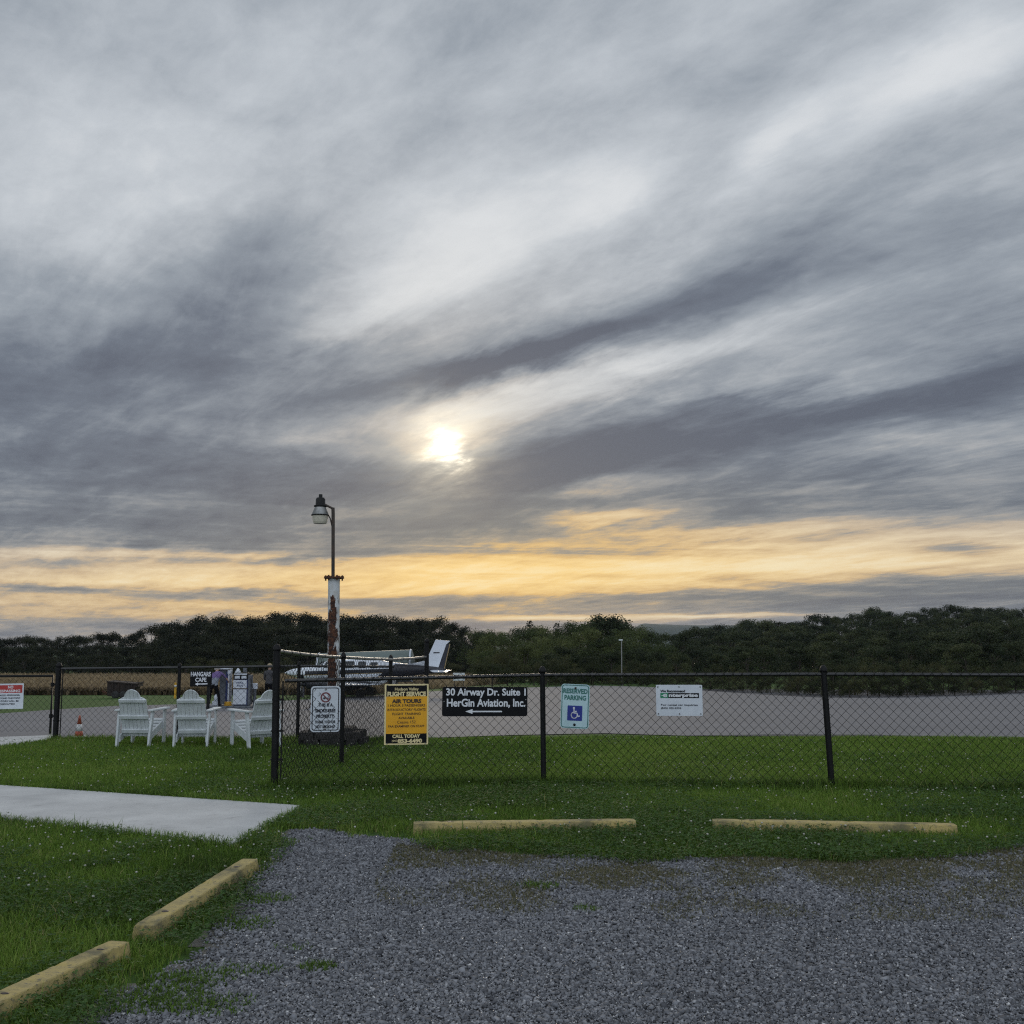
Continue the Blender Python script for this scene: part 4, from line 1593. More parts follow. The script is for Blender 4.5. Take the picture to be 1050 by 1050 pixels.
# ------------------------------------------------------------------ ripe crop field
def blades(name, x, y, z, h, wd, lean, phi, tint, mat, kind="stuff", label=None):
    n = len(x)
    base = np.stack([x, y, z], 1)
    az = nrg.uniform(0, np.pi, n)
    side = np.stack([np.cos(az), np.sin(az), np.zeros(n)], 1) * (wd / 2)[:, None]
    ld = np.stack([np.cos(phi), np.sin(phi), np.zeros(n)], 1)
    mid = base + ld * (lean * h * .30)[:, None] + np.array([0, 0, 1]) * (h * .58)[:, None]
    tip = base + ld * (lean * h)[:, None] + np.array([0, 0, 1]) * (h * np.sqrt(np.clip(1 - .55 * lean ** 2, .15, 1)))[:, None]
    V = np.stack([base - side, base + side, mid - side * .75, mid + side * .75, tip], 1).reshape(-1, 3)
    k = (np.arange(n) * 5)[:, None]
    T = np.stack([k + [0, 1, 3], k + [0, 3, 2], k + [2, 3, 4]], 1).reshape(-1, 3)
    o = np_mesh(name, V, T, 3, mat, attr=np.repeat(np.clip(tint, 0, 1), 5))
    tag(o, kind=kind)
    if label:
        o["label"] = label
    return o


n = 70000
D = 71 + (196 - 71) * nrg.uniform(0, 1, n) ** 1.5
D[:9000] = 70.5 + nrg.uniform(0, 2.2, 9000)
px = nrg.uniform(-60, 520, n)
X = (px - 525) / F * D
right_lim = np.interp(px, [-60, 380, 460, 520], [0, 0, 30, 62])
keep = D > 70 + right_lim
X, D = X[keep], D[keep]
h = (.50 + .85 * np.clip((D - 70) / 126, 0, 1)) * nrg.uniform(.75, 1.2, len(X))
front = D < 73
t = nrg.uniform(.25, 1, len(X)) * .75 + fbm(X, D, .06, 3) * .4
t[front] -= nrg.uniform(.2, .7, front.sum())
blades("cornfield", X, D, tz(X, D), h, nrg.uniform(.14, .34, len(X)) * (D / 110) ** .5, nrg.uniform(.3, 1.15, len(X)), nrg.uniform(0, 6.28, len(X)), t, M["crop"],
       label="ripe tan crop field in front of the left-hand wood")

# ------------------------------------------------------------------ lawn
walk_np, path_np = walk, gate_walk


def scatter(y0, y1, dens, kx=.53, ex=1.2):
    xm = kx * y1 + ex
    n = int(2 * xm * (y1 - y0) * dens)
    x, y = nrg.uniform(-xm, xm, n), nrg.uniform(y0, y1, n)
    k = np.abs(x) < kx * y + ex
    return x[k], y[k]


gxs, gys, ghs, gws, gls, gts = [], [], [], [], [], []
FPX, FPY = np.array([p[0] for p in fp]), np.array([p[1] for p in fp])
for (y0, y1, dens, w0) in ((2.4, 5.5, 9500, .0040), (5.5, 8, 7500, .0045), (8, 10.2, 5200, .0052), (10.2, 12.6, 4600, .0058), (12.6, 15, 3300, .0068), (15, 18.7, 2600, .0075)):
    x, y = scatter(y0, y1, dens)
    il = inside(lot_poly, x, y)
    ed = edge_dist(lot_poly, x, y)
    sg = np.where(il, ed, -ed) + (fbm(x, y, 2.2, 31) - .5) * .55 + (fbm(x, y, 7.0, 33) - .5) * .22         # distance into the gravel
    iw = inside(walk_np, x, y)
    we = edge_dist(walk_np, x, y)
    ip = inside(path_np, x, y) if y1 > 15 else np.zeros(len(x), bool)
    edge17 = np.interp(x, [-9, -4, -2.2, 0, 1.5, 3, 6, 9], [17.45, 17.5, 17.55, 17.75, 18.25, 18.05, 18.1, 17.6])
    keep = (sg < .02) & ~(iw & (we > .03)) & ~ip & (y < edge17 + (fbm(x, y, 3, 2) - .5) * .3)
    keep &= nrg.uniform(size=len(x)) < np.clip(-sg * 3.2 + .22, 0, 1)
    x, y, we, sg = x[keep], y[keep], we[keep], sg[keep]
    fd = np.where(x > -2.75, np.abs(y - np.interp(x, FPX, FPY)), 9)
    bd = np.where(x < -1.8, np.abs(y - 17.3), 9)
    pt = fbm(x, y, .8, 12)
    hh = nrg.uniform(.035, .075, len(x)) * (.7 + .7 * pt)
    beyond = (y > np.interp(x, FPX, FPY)) & (x > -2.6)
    hh *= np.where(beyond, .85, 1.0)
    hh *= 1 + 1.5 * np.exp(-(fd / .14) ** 2) + .9 * np.exp(-(bd / .12) ** 2) + .35 * np.exp(-(we / .06) ** 2)
    tall = nrg.uniform(size=len(x)) < .015
    hh[tall] *= 1.9
    tt = nrg.normal(.50, .17, len(x)) + (fbm(x, y, .55, 40) - .5) * .75 + (fbm(x, y, 3.1, 44) - .5) * .35
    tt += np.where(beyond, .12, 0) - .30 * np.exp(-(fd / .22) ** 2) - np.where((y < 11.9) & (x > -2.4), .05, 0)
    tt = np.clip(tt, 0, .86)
    dry = nrg.uniform(size=len(x)) < .03 + .10 * np.clip(fbm(x, y, .7, 47) - .52, 0, 1) * 4 * ~beyond + .12 * np.exp(-(sg / .15) ** 2)
    tt[dry] = nrg.uniform(.88, 1, dry.sum())
    gxs.append(x); gys.append(y); ghs.append(hh); gts.append(tt)
    gws.append(w0 * nrg.uniform(.7, 1.5, len(x)))
    gls.append(nrg.uniform(.15, .95, len(x)))
gx_, gy_ = np.concatenate(gxs), np.concatenate(gys)
print("BLADES", len(gx_))
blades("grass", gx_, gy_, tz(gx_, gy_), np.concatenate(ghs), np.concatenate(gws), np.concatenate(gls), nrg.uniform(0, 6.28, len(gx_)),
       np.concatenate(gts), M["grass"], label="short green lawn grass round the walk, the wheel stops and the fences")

# withered grass on the worn edge of the lot
x, y = scatter(6, 9.2, 11000)
il = inside(lot_poly, x, y)
ed = edge_dist(lot_poly, x, y)
fe = edge_dist(far_edge, x, y, False)
pt = fbm(x, y, 1.6, 77)
keep = il & (x > -.9) & (fe < 1.7) & (pt + nrg.uniform(-.16, .16, len(x)) > .44 + .10 * fe)
x, y = x[keep], y[keep]
blades("withered_grass", x, y, np.full(len(x), .008), nrg.uniform(.012, .038, len(x)), nrg.uniform(.003, .006, len(x)), nrg.uniform(.5, 1.1, len(x)),
       nrg.uniform(0, 6.28, len(x)), nrg.uniform(0, 1, len(x)) * .7 + .15, M["dry"], label="withered tufts on the worn edge of the gravel")
# weeds that came up through the gravel
wx, wy = [], []
for (cx_, cy_, r_, n_) in ((*G(268, 998), .09, 90), (*G(325, 995), .07, 330), (*G(215, 1035), .15, 500), (*G(552, 911), .10, 260), (*G(300, 975), .07, 40), (*G(600, 935), .07, 120),
                           (*G(232, 1000), .12, 200), (*G(245, 950), .16, 400), (*G(190, 1010), .16, 900), (*G(160, 1030), .18, 1200), (*G(270, 925), .14, 500)):
    a, q = nrg.uniform(0, 6.28, n_), r_ * nrg.uniform(0, 1, n_) ** .7
    wx.append(cx_ + q * np.cos(a) * 1.4)
    wy.append(cy_ + q * np.sin(a))
wx, wy = np.concatenate(wx), np.concatenate(wy)
blades("weeds", wx, wy, np.full(len(wx), .008), nrg.uniform(.012, .045, len(wx)), nrg.uniform(.004, .008, len(wx)), nrg.uniform(.4, 1.1, len(wx)),
       nrg.uniform(0, 6.28, len(wx)), nrg.uniform(.1, .6, len(wx)), M["grass"], label="small green weeds in the gravel")

# clover: three round leaflets to a leaf, and its white blossoms
cl = []
for (y0, y1, dens) in ((2.6, 5.5, 3000), (5.5, 8, 2200), (8, 10.3, 2300), (10.3, 12.2, 1300), (12.2, 17, 320)):
    x, y = scatter(y0, y1, dens)
    il = inside(lot_poly, x, y)
    ed = edge_dist(lot_poly, x, y)
    sg = np.where(il, ed, -ed) + (fbm(x, y, 2.2, 31) - .5) * .5
    iw = inside(walk_np, x, y)
    pt = fbm(x, y, .9, 55, 5)
    strip = (x > -1.6) & (y > 7.8) & (y < 11.2)
    keep = (sg < .10) & ~iw & (pt + strip * .10 + .12 * np.exp(-(sg / .3) ** 2) + nrg.uniform(-.06, .06, len(x)) > .53)
    cl.append(np.stack([x[keep], y[keep]], 1))
cl = np.concatenate(cl)
n = len(cl)
print("CLOVER", n)
zc_ = nrg.uniform(.03, .085, n)
V, Tt = [], []
rot = nrg.uniform(0, 6.28, n)
tilt = nrg.normal(0, .25, (n, 2))
sz = nrg.uniform(.007, .013, n)
for k in range(3):
    a = rot + k * 2.094
    d = np.stack([np.cos(a), np.sin(a), tilt[:, 0] * np.cos(a) + tilt[:, 1] * np.sin(a) + .15], 1)
    s = np.stack([-np.sin(a), np.cos(a), -tilt[:, 0] * np.sin(a) + tilt[:, 1] * np.cos(a)], 1)
    c = np.stack([cl[:, 0], cl[:, 1], zc_], 1)
    q = sz[:, None]
    V.append(np.stack([c, c + d * q * .6 + s * q * .55, c + d * q * 1.15 + s * q * .3, c + d * q * 1.15 - s * q * .3, c + d * q * .6 - s * q * .55], 1))
V = np.stack(V, 1).reshape(-1, 3)
Q5 = np.arange(n * 15).reshape(-1, 5)
tcl = np.repeat(np.clip(nrg.uniform(0, 1, n) * .7 + (fbm(cl[:, 0], cl[:, 1], 1.2, 90) - .3) * .5, 0, 1), 15)
o = np_mesh("clover", V, Q5, 5, M["clover"], attr=tcl)
tag(o, "clover growing thick in front of the fence and in the lawn", None, None, "stuff")

fl = []
for (y0, y1, dens) in ((2.6, 6, 14), (6, 8, 16), (8, 11.3, 42), (11.3, 13, 16), (13, 17.4, 12)):
    x, y = scatter(y0, y1, dens)
    il = inside(lot_poly, x, y)
    ed = edge_dist(lot_poly, x, y)
    pt = fbm(x, y, .7, 101, 3)
    keep = ~(il & (ed > .05)) & ~inside(walk_np, x, y) & (pt + nrg.uniform(-.25, .25, len(x)) > .45)
    fl.append(np.stack([x[keep], y[keep]], 1))
fl = np.concatenate(fl)
ico = bmesh.new()
bmesh.ops.create_icosphere(ico, subdivisions=1, radius=1.0)
iv = np.array([v.co[:] for v in ico.verts])
it = np.array([[v.index for v in f.verts] for f in ico.faces])
ico.free()
n = len(fl)
print("FLOWERS", n)
r_ = nrg.uniform(.0055, .0105, n)
cen = np.stack([fl[:, 0], fl[:, 1], nrg.uniform(.055, .105, n)], 1)
V = (cen[:, None, :] + iv[None] * r_[:, None, None] * np.array([1, 1, .85])).reshape(-1, 3)
T = (it[None] + (np.arange(n) * len(iv))[:, None, None]).reshape(-1, 3)
o = np_mesh("clover_blossoms", V, T, 3, M["flower"], attr=np.repeat(nrg.uniform(0, 1, n), len(iv)))
tag(o, "small white clover blossoms scattered over the lawn", None, None, "stuff")

# ------------------------------------------------------------------ loose crushed stone
sx_, sy_, ss_ = [], [], []
for (y0, y1, dens, s0) in ((3.4, 5.2, 14000, .0066), (5.2, 6.6, 10500, .0074), (6.6, 7.8, 8000, .0084), (7.8, 9.3, 6200, .0097)):
    x, y = scatter(y0, y1, dens, .53, .8)
    il = inside(lot_poly, x, y)
    ed = edge_dist(lot_poly, x, y)
    sg = np.where(il, ed, -ed) + (fbm(x, y, 2.6, 61) - .5) * .3
    fe = edge_dist(far_edge, x, y, False)
    bare = np.where(x > -.9, np.clip(1.75 - fe, 0, 1) * np.clip((fbm(x, y, 1.6, 77) - .36) * 9, 0, 1), 0)
    keep = (sg > -.04) & (nrg.uniform(size=len(x)) < np.clip(sg * 4 + .3, 0, 1) * (1 - .80 * np.clip(bare, 0, 1))) & (y < 9.2)
    sx_.append(x[keep]); sy_.append(y[keep])
    ss_.append(s0 * np.exp(nrg.normal(0, .46, keep.sum())))
x, y, s = np.concatenate(sx_), np.concatenate(sy_), np.clip(np.concatenate(ss_), .004, .021)
n = len(x)
print("STONES", n)
cube = np.array([[-1, -1, -1], [1, -1, -1], [1, 1, -1], [-1, 1, -1], [-1, -1, 1], [1, -1, 1], [1, 1, 1], [-1, 1, 1]], float) * .5
cq = np.array([[0, 3, 2, 1], [4, 5, 6, 7], [0, 1, 5, 4], [1, 2, 6, 5], [2, 3, 7, 6], [3, 0, 4, 7]])
P = cube[None] + nrg.uniform(-.24, .24, (n, 8, 3))
P *= np.stack([nrg.uniform(.8, 1.5, n), nrg.uniform(.7, 1.1, n), nrg.uniform(.38, .7, n)], 1)[:, None, :] * s[:, None, None]
q = nrg.normal(size=(n, 4)) * np.array([1.2, .30, .30, 1.2])
q /= np.linalg.norm(q, axis=1)[:, None]
w_, a_, b_, c_ = q.T
Rm = np.stack([1 - 2 * (b_ * b_ + c_ * c_), 2 * (a_ * b_ - c_ * w_), 2 * (a_ * c_ + b_ * w_),
               2 * (a_ * b_ + c_ * w_), 1 - 2 * (a_ * a_ + c_ * c_), 2 * (b_ * c_ - a_ * w_),
               2 * (a_ * c_ - b_ * w_), 2 * (b_ * c_ + a_ * w_), 1 - 2 * (a_ * a_ + b_ * b_)], 1).reshape(n, 3, 3)
P = np.einsum("nij,nkj->nki", Rm, P)
zb_ = .008 + s * .22 + nrg.uniform(0, .007, n)
P += np.stack([x, y, zb_], 1)[:, None, :]
Q = (cq[None] + (np.arange(n) * 8)[:, None, None]).reshape(-1, 4)
tint = np.clip(nrg.beta(1.8, 2.6, n) + (fbm(x, y, .5, 71) - .5) * .25, 0, 1)
tint = np.where(s > .013, tint * .75, tint)
hot = (nrg.uniform(size=n) < .02) & (s < .012)
tint[hot] = nrg.uniform(.9, 1, hot.sum())
o = np_mesh("gravel", P.reshape(-1, 3), Q, 4, M["stone"], attr=np.repeat(tint, 8))
tag(o, "loose grey-blue crushed stone of the parking lot", None, None, "stuff")

# ------------------------------------------------------------------ aeroplane on the apron
PD = 65.0
kp = (PD * CT - .42) / F
gpl = float(tz((380 - 525) * kp, PD))
GP = proj(((380 - 525) * kp, PD, gpl))[1]               # row in which the wheels stand


def plane_paint():
    m, t, b = bsdf("fuselage_paint", .28)
    sp = t.nodes.new("ShaderNodeSeparateXYZ")
    t.links.new(OBJ(t), sp.inputs[0])
    x, y, z = sp.outputs
    st = lambda v, e: NM(t, "GREATER_THAN", v, e)
    lo = NM(t, "MULTIPLY_ADD", x, .03, 1.44)
    hi = NM(t, "MULTIPLY_ADD", x, .03, 1.66)
    band = NM(t, "MULTIPLY", st(z, lo), NM(t, "LESS_THAN", z, hi))
    band = NM(t, "MULTIPLY", band, st(x, -3.9))
    aft = NM(t, "MULTIPLY", st(x, NM(t, "MULTIPLY_ADD", z, 1.4, -1.25)), NM(t, "LESS_THAN", z, NM(t, "MULTIPLY_ADD", x, -.035, 2.02)))
    navy = NM(t, "MAXIMUM", band, aft)
    gl = NM(t, "MULTIPLY", st(z, NM(t, "SUBTRACT", lo, .045)), NM(t, "LESS_THAN", z, lo))
    n = NOISE(t, OBJ(t), 1.5, 4)
    wh = MIX(t, n, (.66, .70, .76), (.72, .76, .82))
    c = MIX(t, gl, wh, (.30, .22, .10))
    t.links.new(MIX(t, navy, c, (.014, .016, .024)), b.inputs["Base Color"])
    return m


M["fuselage"] = plane_paint()
plane = thing("airplane", ((380 - 525) * kp, PD, gpl), R(0), "white and navy twin-engined aeroplane parked on the apron behind the lamp post", "aeroplane")
ZX = lambda py: (GP - py) * kp
XX = lambda px: (px - 380) * kp
SEC = [(291, 690.6, 690.2, .03), (294, 688.2, 691.8, .14), (299, 686.4, 693.6, .27), (306, 685.2, 695.6, .40), (316, 684.2, 697.2, .50), (325, 683.2, 698.2, .56),
       (330, 680.2, 698.6, .585), (335, 677.6, 698.8, .60), (342, 676.6, 699, .62), (355, 676.2, 699, .635), (372, 676.2, 699, .635), (388, 676.8, 698.6, .61),
       (398, 678.6, 697.5, .54), (408, 680.0, 695.6, .45), (422, 681.6, 693.2, .32), (438, 683.0, 691.2, .19), (450, 684.2, 689.8, .09), (457, 685.8, 688.6, .03)]
sX = [XX(s[0]) for s in SEC]
sT = [ZX(s[1]) for s in SEC]
sB = [ZX(s[2]) for s in SEC]
sW = [s[3] for s in SEC]


def sec(x):
    return np.interp(x, sX, sT), np.interp(x, sX, sB), np.interp(x, sX, sW)


def side_y(x, z):
    T, B, W = sec(x)
    c, h = (T + B) / 2, (T - B) / 2
    q = min(1, abs((z - c) / h))
    return -W * (1 - q ** 2.6) ** (1 / 2.6)


mb = MB()
xsP = np.concatenate([np.linspace(sX[0], sX[6], 22), np.linspace(sX[6], sX[-1], 40)[1:]])
NR = 28
vs, fs = [], []
for x in xsP:
    T, B, W = sec(x)
    c, h = (T + B) / 2, (T - B) / 2
    for k in range(NR):
        a = 2 * math.pi * k / NR
        ca, sa = math.cos(a), math.sin(a)
        e = 2 / 2.6
        vs.append((x, W * math.copysign(abs(ca) ** e, ca), c + h * math.copysign(abs(sa) ** e, sa)))
for i in range(len(xsP) - 1):
    for k in range(NR):
        k2 = (k + 1) % NR
        fs.append((i * NR + k, i * NR + k2, (i + 1) * NR + k2, (i + 1) * NR + k))
fs.append(tuple(range(NR - 1, -1, -1)))
fs.append(tuple(range((len(xsP) - 1) * NR, len(xsP) * NR)))
mb.add([(a, b, c) for a, b, c in vs], [tuple(reversed(f)) for f in fs], True)
mb.build("fuselage", M["fuselage"], plane)


def window(px0, px1, py0, py1, slant, name="window"):
    for s in (1, -1):
        mb = MB()
        n = 5
        vs = []
        for j in range(n + 1):
            for i in range(n + 1):
                u, v = i / n, j / n
                # squeeze the corners so that they read as rounded
                uu = .5 + (u - .5) * (1 - .18 * (abs(2 * v - 1) ** 6))
                x = XX(px0 + (px1 - px0) * uu + slant * (v - .5))
                z = ZX(py1 + (py0 - py1) * v)
                vs.append((x, s * (side_y(x, z) - .008), z))
        f = [(j * (n + 1) + i, j * (n + 1) + i + 1, (j + 1) * (n + 1) + i + 1, (j + 1) * (n + 1) + i) for j in range(n) for i in range(n)]
        mb.add(vs, f if s == 1 else [tuple(reversed(q)) for q in f])
        mb.build(name, M["plane_glass"], plane)


window(326.5, 331.5, 678.6, 684.6, 4.2, "windshield")
window(333.6, 341.5, 678.2, 684.8, 2.6)
window(344.5, 350, 678.2, 684.8, .3)
window(353.5, 364.0, 678.2, 685.0, .2)
window(368.0, 376.0, 678.4, 685.0, .2)
window(380.0, 388.0, 679.2, 685.2, .3)


def foil(stations, name, mat, parent):
    """lofted wing: stations (leading x, trailing x, y, z, thickness)"""
    prof = [(0, 0), (.05, .55), (.2, .95), (.4, 1.0), (.7, .6), (1, .05), (1, -.05), (.7, -.35), (.4, -.6), (.2, -.6), (.05, -.4)]
    mb = MB()
    vs, fs = [], []
    n = len(prof)
    for (l, tl, y, z, th) in stations:
        for (u, v) in prof:
            vs.append((l + (tl - l) * u, y, z + v * th / 2))
    for i in range(len(stations) - 1):
        for k in range(n):
            k2 = (k + 1) % n
            fs.append((i * n + k, i * n + k2, (i + 1) * n + k2, (i + 1) * n + k))
    fs.append(tuple(range(n)))
    fs.append(tuple(range(len(stations) * n - 1, len(stations) * n - n - 1, -1)))
    mb.add(vs, fs)
    return mb.build(name, mat, parent)


for s in (-1, 1):
    foil([(-2.35, .75, s * .45, .78, .30), (-1.95, .72, s * 2.0, .80, .28), (-1.35, .42, s * 5.6, .93, .17), (-1.15, .30, s * 6.05, .96, .06)], "wing", M["plane_white"], plane)
    foil([(3.55, 4.65, s * .05, ZX(688.0), .12), (3.85, 4.75, s * 1.9, ZX(688.4), .07), (3.95, 4.7, s * 2.05, ZX(688.4), .03)], "tailplane", M["plane_white"], plane)
    mb = MB()
    na = [(.10, -3.55), (.24, -3.5), (.36, -3.2), (.42, -2.6), (.42, -1.9), (.36, -1.0), (.22, -.2), (.05, .35)]
    mb.lathe([(r, h) for r, h in na], (0, s * 2.0, .82), 18, Matrix.Rotation(R(90), 3, "Y"))
    nac = mb.build("engine_nacelle", M["plane_navy"], plane)
    mb = MB()
    mb.lathe([(.02, -3.95), (.09, -3.85), (.15, -3.55)], (0, s * 2.0, .82), 14, Matrix.Rotation(R(90), 3, "Y"))
    for a in (20, 140, 260):
        d = Vector((0, math.cos(R(a)), math.sin(R(a))))
        mb.bar(Vector((-3.66, s * 2.0, .82)) + d * .1, Vector((-3.66, s * 2.0, .82)) + d * .92, .03, .13, (1, 0, .6))
    mb.build("propeller", M["plane_navy"], nac)
finp = [(419, 681.4), (436, 677.5), (439.5, 671.5), (446.2, 656.2), (461.2, 657.6), (457.2, 661.2), (448.4, 687.2), (419, 686.5)]
mb = MB()
pts = [(XX(a), ZX(b)) for a, b in reversed(finp)]
mb.plate(pts, -.055, .055)
mb.build("tail_fin", M["plane_white"], plane)
mb = MB()
mb.plate([(XX(a), ZX(b)) for a, b in reversed([(457.4, 661.4), (460.4, 660.4), (454.4, 688.0), (448.8, 687.3)])], -.045, .045)
mb.build("rudder", M["plane_navy"], plane)
mb = MB()
mb.plate([(XX(a), ZX(b)) for a, b in reversed([(460.5, 660.4), (461.3, 660.8), (455.5, 687.6), (454.6, 688.0)])], -.03, .03)
mb.build("rudder_tab", M["plane_gold"], plane)
mb = MB()
mb.add([(XX(a), -.06, ZX(b)) for a, b in ((444.2, 669.0), (450.6, 669.0), (450.2, 670.3), (443.8, 670.3))], [(0, 3, 2, 1)])
mb.build("tail_marking", M["plane_navy"], plane)
for x, y, r in ((XX(308), 0, .19), (-.35, -1.95, .27), (-.35, 1.95, .27)):
    mb = MB()
    mb.tube([(x + .05, y, 1.1), (x, y, r)], .045, 8)
    g = mb.build("landing_gear", M["aluminium"], plane)
    mb = MB()
    mb.lathe([(r * .5, -.08), (r * .9, -.085), (r, -.04), (r, .04), (r * .9, .085), (r * .5, .08)], (x, y, r), 18, Matrix.Rotation(R(90), 3, "X"))
    mb.build("wheel", M["rubber"], g)

# ------------------------------------------------------------------ fuel tank behind it
TD = 71.0
kt = TD / F
tk = at(375, 668, TD)
tank = thing("fuel_tank", (tk.x, TD, float(tz(tk.x, TD))), R(0), "long grey-green cylindrical tank showing above the aeroplane's cabin", "tank")
zt = tk.z - tank.location.z
rt = 1.05
mb = MB()
Lh = 47 * kt
My = Matrix.Rotation(R(90 - 2.3), 3, "Y")
mb.lathe([(.02, -Lh - .22), (rt * .55, -Lh - .17), (rt * .9, -Lh - .06), (rt, -Lh), (rt, Lh), (rt * .9, Lh + .06), (rt * .55, Lh + .17), (.02, Lh + .22)], (0, 0, zt - rt), 32, My)
body = mb.build("shell", M["tank_green"], tank)
for q in (-Lh + .03, Lh - .03):
    mb = MB()
    mb.lathe([(rt, q - .05), (rt + .035, q - .05), (rt + .035, q + .05), (rt, q + .05)], (0, 0, zt - rt), 32, My)
    mb.build("end_rim", M["pump_white"], tank)
for q in (-.62, .62):
    mb = MB()
    mb.box((q * Lh, 0, (zt - rt * 1.4) / 2), (.35, 1.5, zt - rt * 1.4))
    mb.build("saddle", M["concrete"], tank)

# ------------------------------------------------------------------ fuel pumps and what stands by them
UD = 41.0
ku = UD / F
gu = float(tz(-11, UD))


def UX(px):
    return xat(px, UD, gu + .8)


isl = thing("fuel_island", (UX(236), UD + .1, gu), 0, "low dark concrete island carrying the fuel pumps", "kerb")
mb = MB()
mb.box((0, 0, .03), (1.75, 1.1, .14))
mb.build("slab", M["pump_grey"], isl, .02)


def pump(label, px, w, h, loc_y):
    t = thing("fuel_pump", (UX(px), loc_y, gu + .10), 0, label, "fuel pump", None)
    return t


p2 = pump("white fuel pump with two front panels and a dark display head", 246.2, .6, 1.2, UD)
zp = lambda py: (723.5 - py) * ku
w2 = 15 * ku
mb = MB()
mb.box((0, .25, zp(706.8) * .5 + zp(723.5) * .5), (w2 - .006, .45, zp(706.8) - .02))
mb.box((0, .25, zp(702)), (w2 - .006, .45, zp(697.6) - zp(706.2)))
cab = mb.build("cabinet", M["pump_blue"], p2, .01)
for a, b, nm in ((707.4, 722.4, "lower_panel"), (698.0, 706.2, "upper_panel")):
    mb = MB()
    mb.box((-.012, .0125, (zp(a) + zp(b)) / 2), (w2 - .05, .02, zp(a) - zp(b)))
    mb.build(nm, M["pump_white"], p2, .006)
mb = MB()
mb.box((0, .25, (zp(691) + zp(697.6)) / 2), (w2 * .98, .44, zp(691) - zp(697.6)))
hd2 = mb.build("display_head", M["black_plastic"], p2, .012)
mb = MB()
for sx in (-.12, .13):
    mb.box((sx, .025, zp(695.2)), (.19, .015, .10))
mb.box((0, .025, zp(692.1)), (w2 * .86, .015, .05))
mb.build("display", M["pump_white"], hd2)
mb = MB()
mb.lathe([(.13, 0), (.115, .03), (.03, .17), (.02, .175)], (-.16, .25, zp(690.9)), 12)
mb.build("beacon", M["pump_white"], p2)
mb = MB()
mb.box((.11, .25, zp(688)), (.13, .13, .2))
mb.build("reel_housing", M["pump_grey"], p2, .01)
mb = MB()
mb.box((w2 / 2 + .045, .25, zp(708)), (.09, .42, zp(693) - zp(723)))
mb.build("side_panel", M["pump_grey"], p2, .008)
mb = MB()
mb.tube([(w2 / 2 + .11, .05, zp(697)), (w2 / 2 + .26, .0, zp(712)), (w2 / 2 + .20, .0, zp(720)), (w2 / 2 + .10, .05, zp(714))], .018, 8)
mb.build("hose", M["rubber"], p2)
mb = MB()
for i, (body) in enumerate(("AVGAS", "100LL")):
    pass
text("100LL", p2, M["pump_blue"], -.01, zp(700.6), .30, .07, y=-.0005, weight=.02)
text("AVGAS", p2, M["pump_blue"], -.01, zp(703.6), .24, .07, y=-.0005, weight=.02)

p1 = pump("grey fuel pump with blue edge and white cap, beside the person in purple", 228.0, .4, 1.3, UD + .15)
mb = MB()
mb.box((-.03, .2, zp(705)), (6.4 * ku, .4, zp(688) - zp(722.5)))
mb.build("cabinet", M["pump_grey"], p1, .01)
mb = MB()
mb.box((.13, .18, zp(706)), (.075, .42, zp(690) - zp(722.5)))
mb.build("blue_column", M["pump_blue"], p1, .006)
mb = MB()
mb.box((.20, .18, zp(705)), (.05, .43, zp(688) - zp(722.5)))
mb.build("white_column", M["pump_white"], p1, .006)
mb = MB()
mb.box((.02, .15, zp(686.7)), (.42, .55, .055))
mb.build("cap", M["pump_white"], p1, .012)
mb = MB()
mb.box((.21, .1, zp(690.0)), (.12, .3, .14))
mb.build("nozzle_holder", M["pump_white"], p1, .012)

cr = thing("card_reader", (UX(259.3), UD + .3, gu), 0, "small white box on a grey post right of the tall fuel pump", "meter box")
mb = MB()
mb.box((0, 0, .82), (.20, .14, .22))
mb.build("box", M["pump_white"], cr, .012)
mb = MB()
mb.box((0, .02, .36), (.11, .09, .72))
mb.build("post", M["pump_grey"], cr, .006)
ex = thing("hose_coil", (UX(234.6), UD - .05, gu + .1), 0, "yellow hose coiled on the island between the two pumps", "hose")
mb = MB()
for j in range(4):
    mb.tube([(.13 * math.cos(R(a)) * (1 - .05 * j), .11 * math.sin(R(a)), .02 + .036 * j) for a in range(0, 361, 20)], .02, 8, caps=False)
mb.build("coil", M["yellow_paint"], ex)
bk = thing("plastic_jug", (UX(220.4), UD + .35, gu + .1), 0, "small white plastic jug on the island between the person's legs", "jug")
mb = MB()
mb.lathe([(.10, 0), (.12, .02), (.12, .18), (.10, .22), (.035, .28), (.035, .31)], (0, 0, 0.15), 14)
mb.box((0, 0, .075), (.3, .26, .15))
mb.build("body", M["pump_white"], bk)
mb = MB()
mb.tube([(.05, 0, .44), (.13, 0, .42), (.13, 0, .30)], .012, 6)
mb.build("handle", M["black_plastic"], bk)


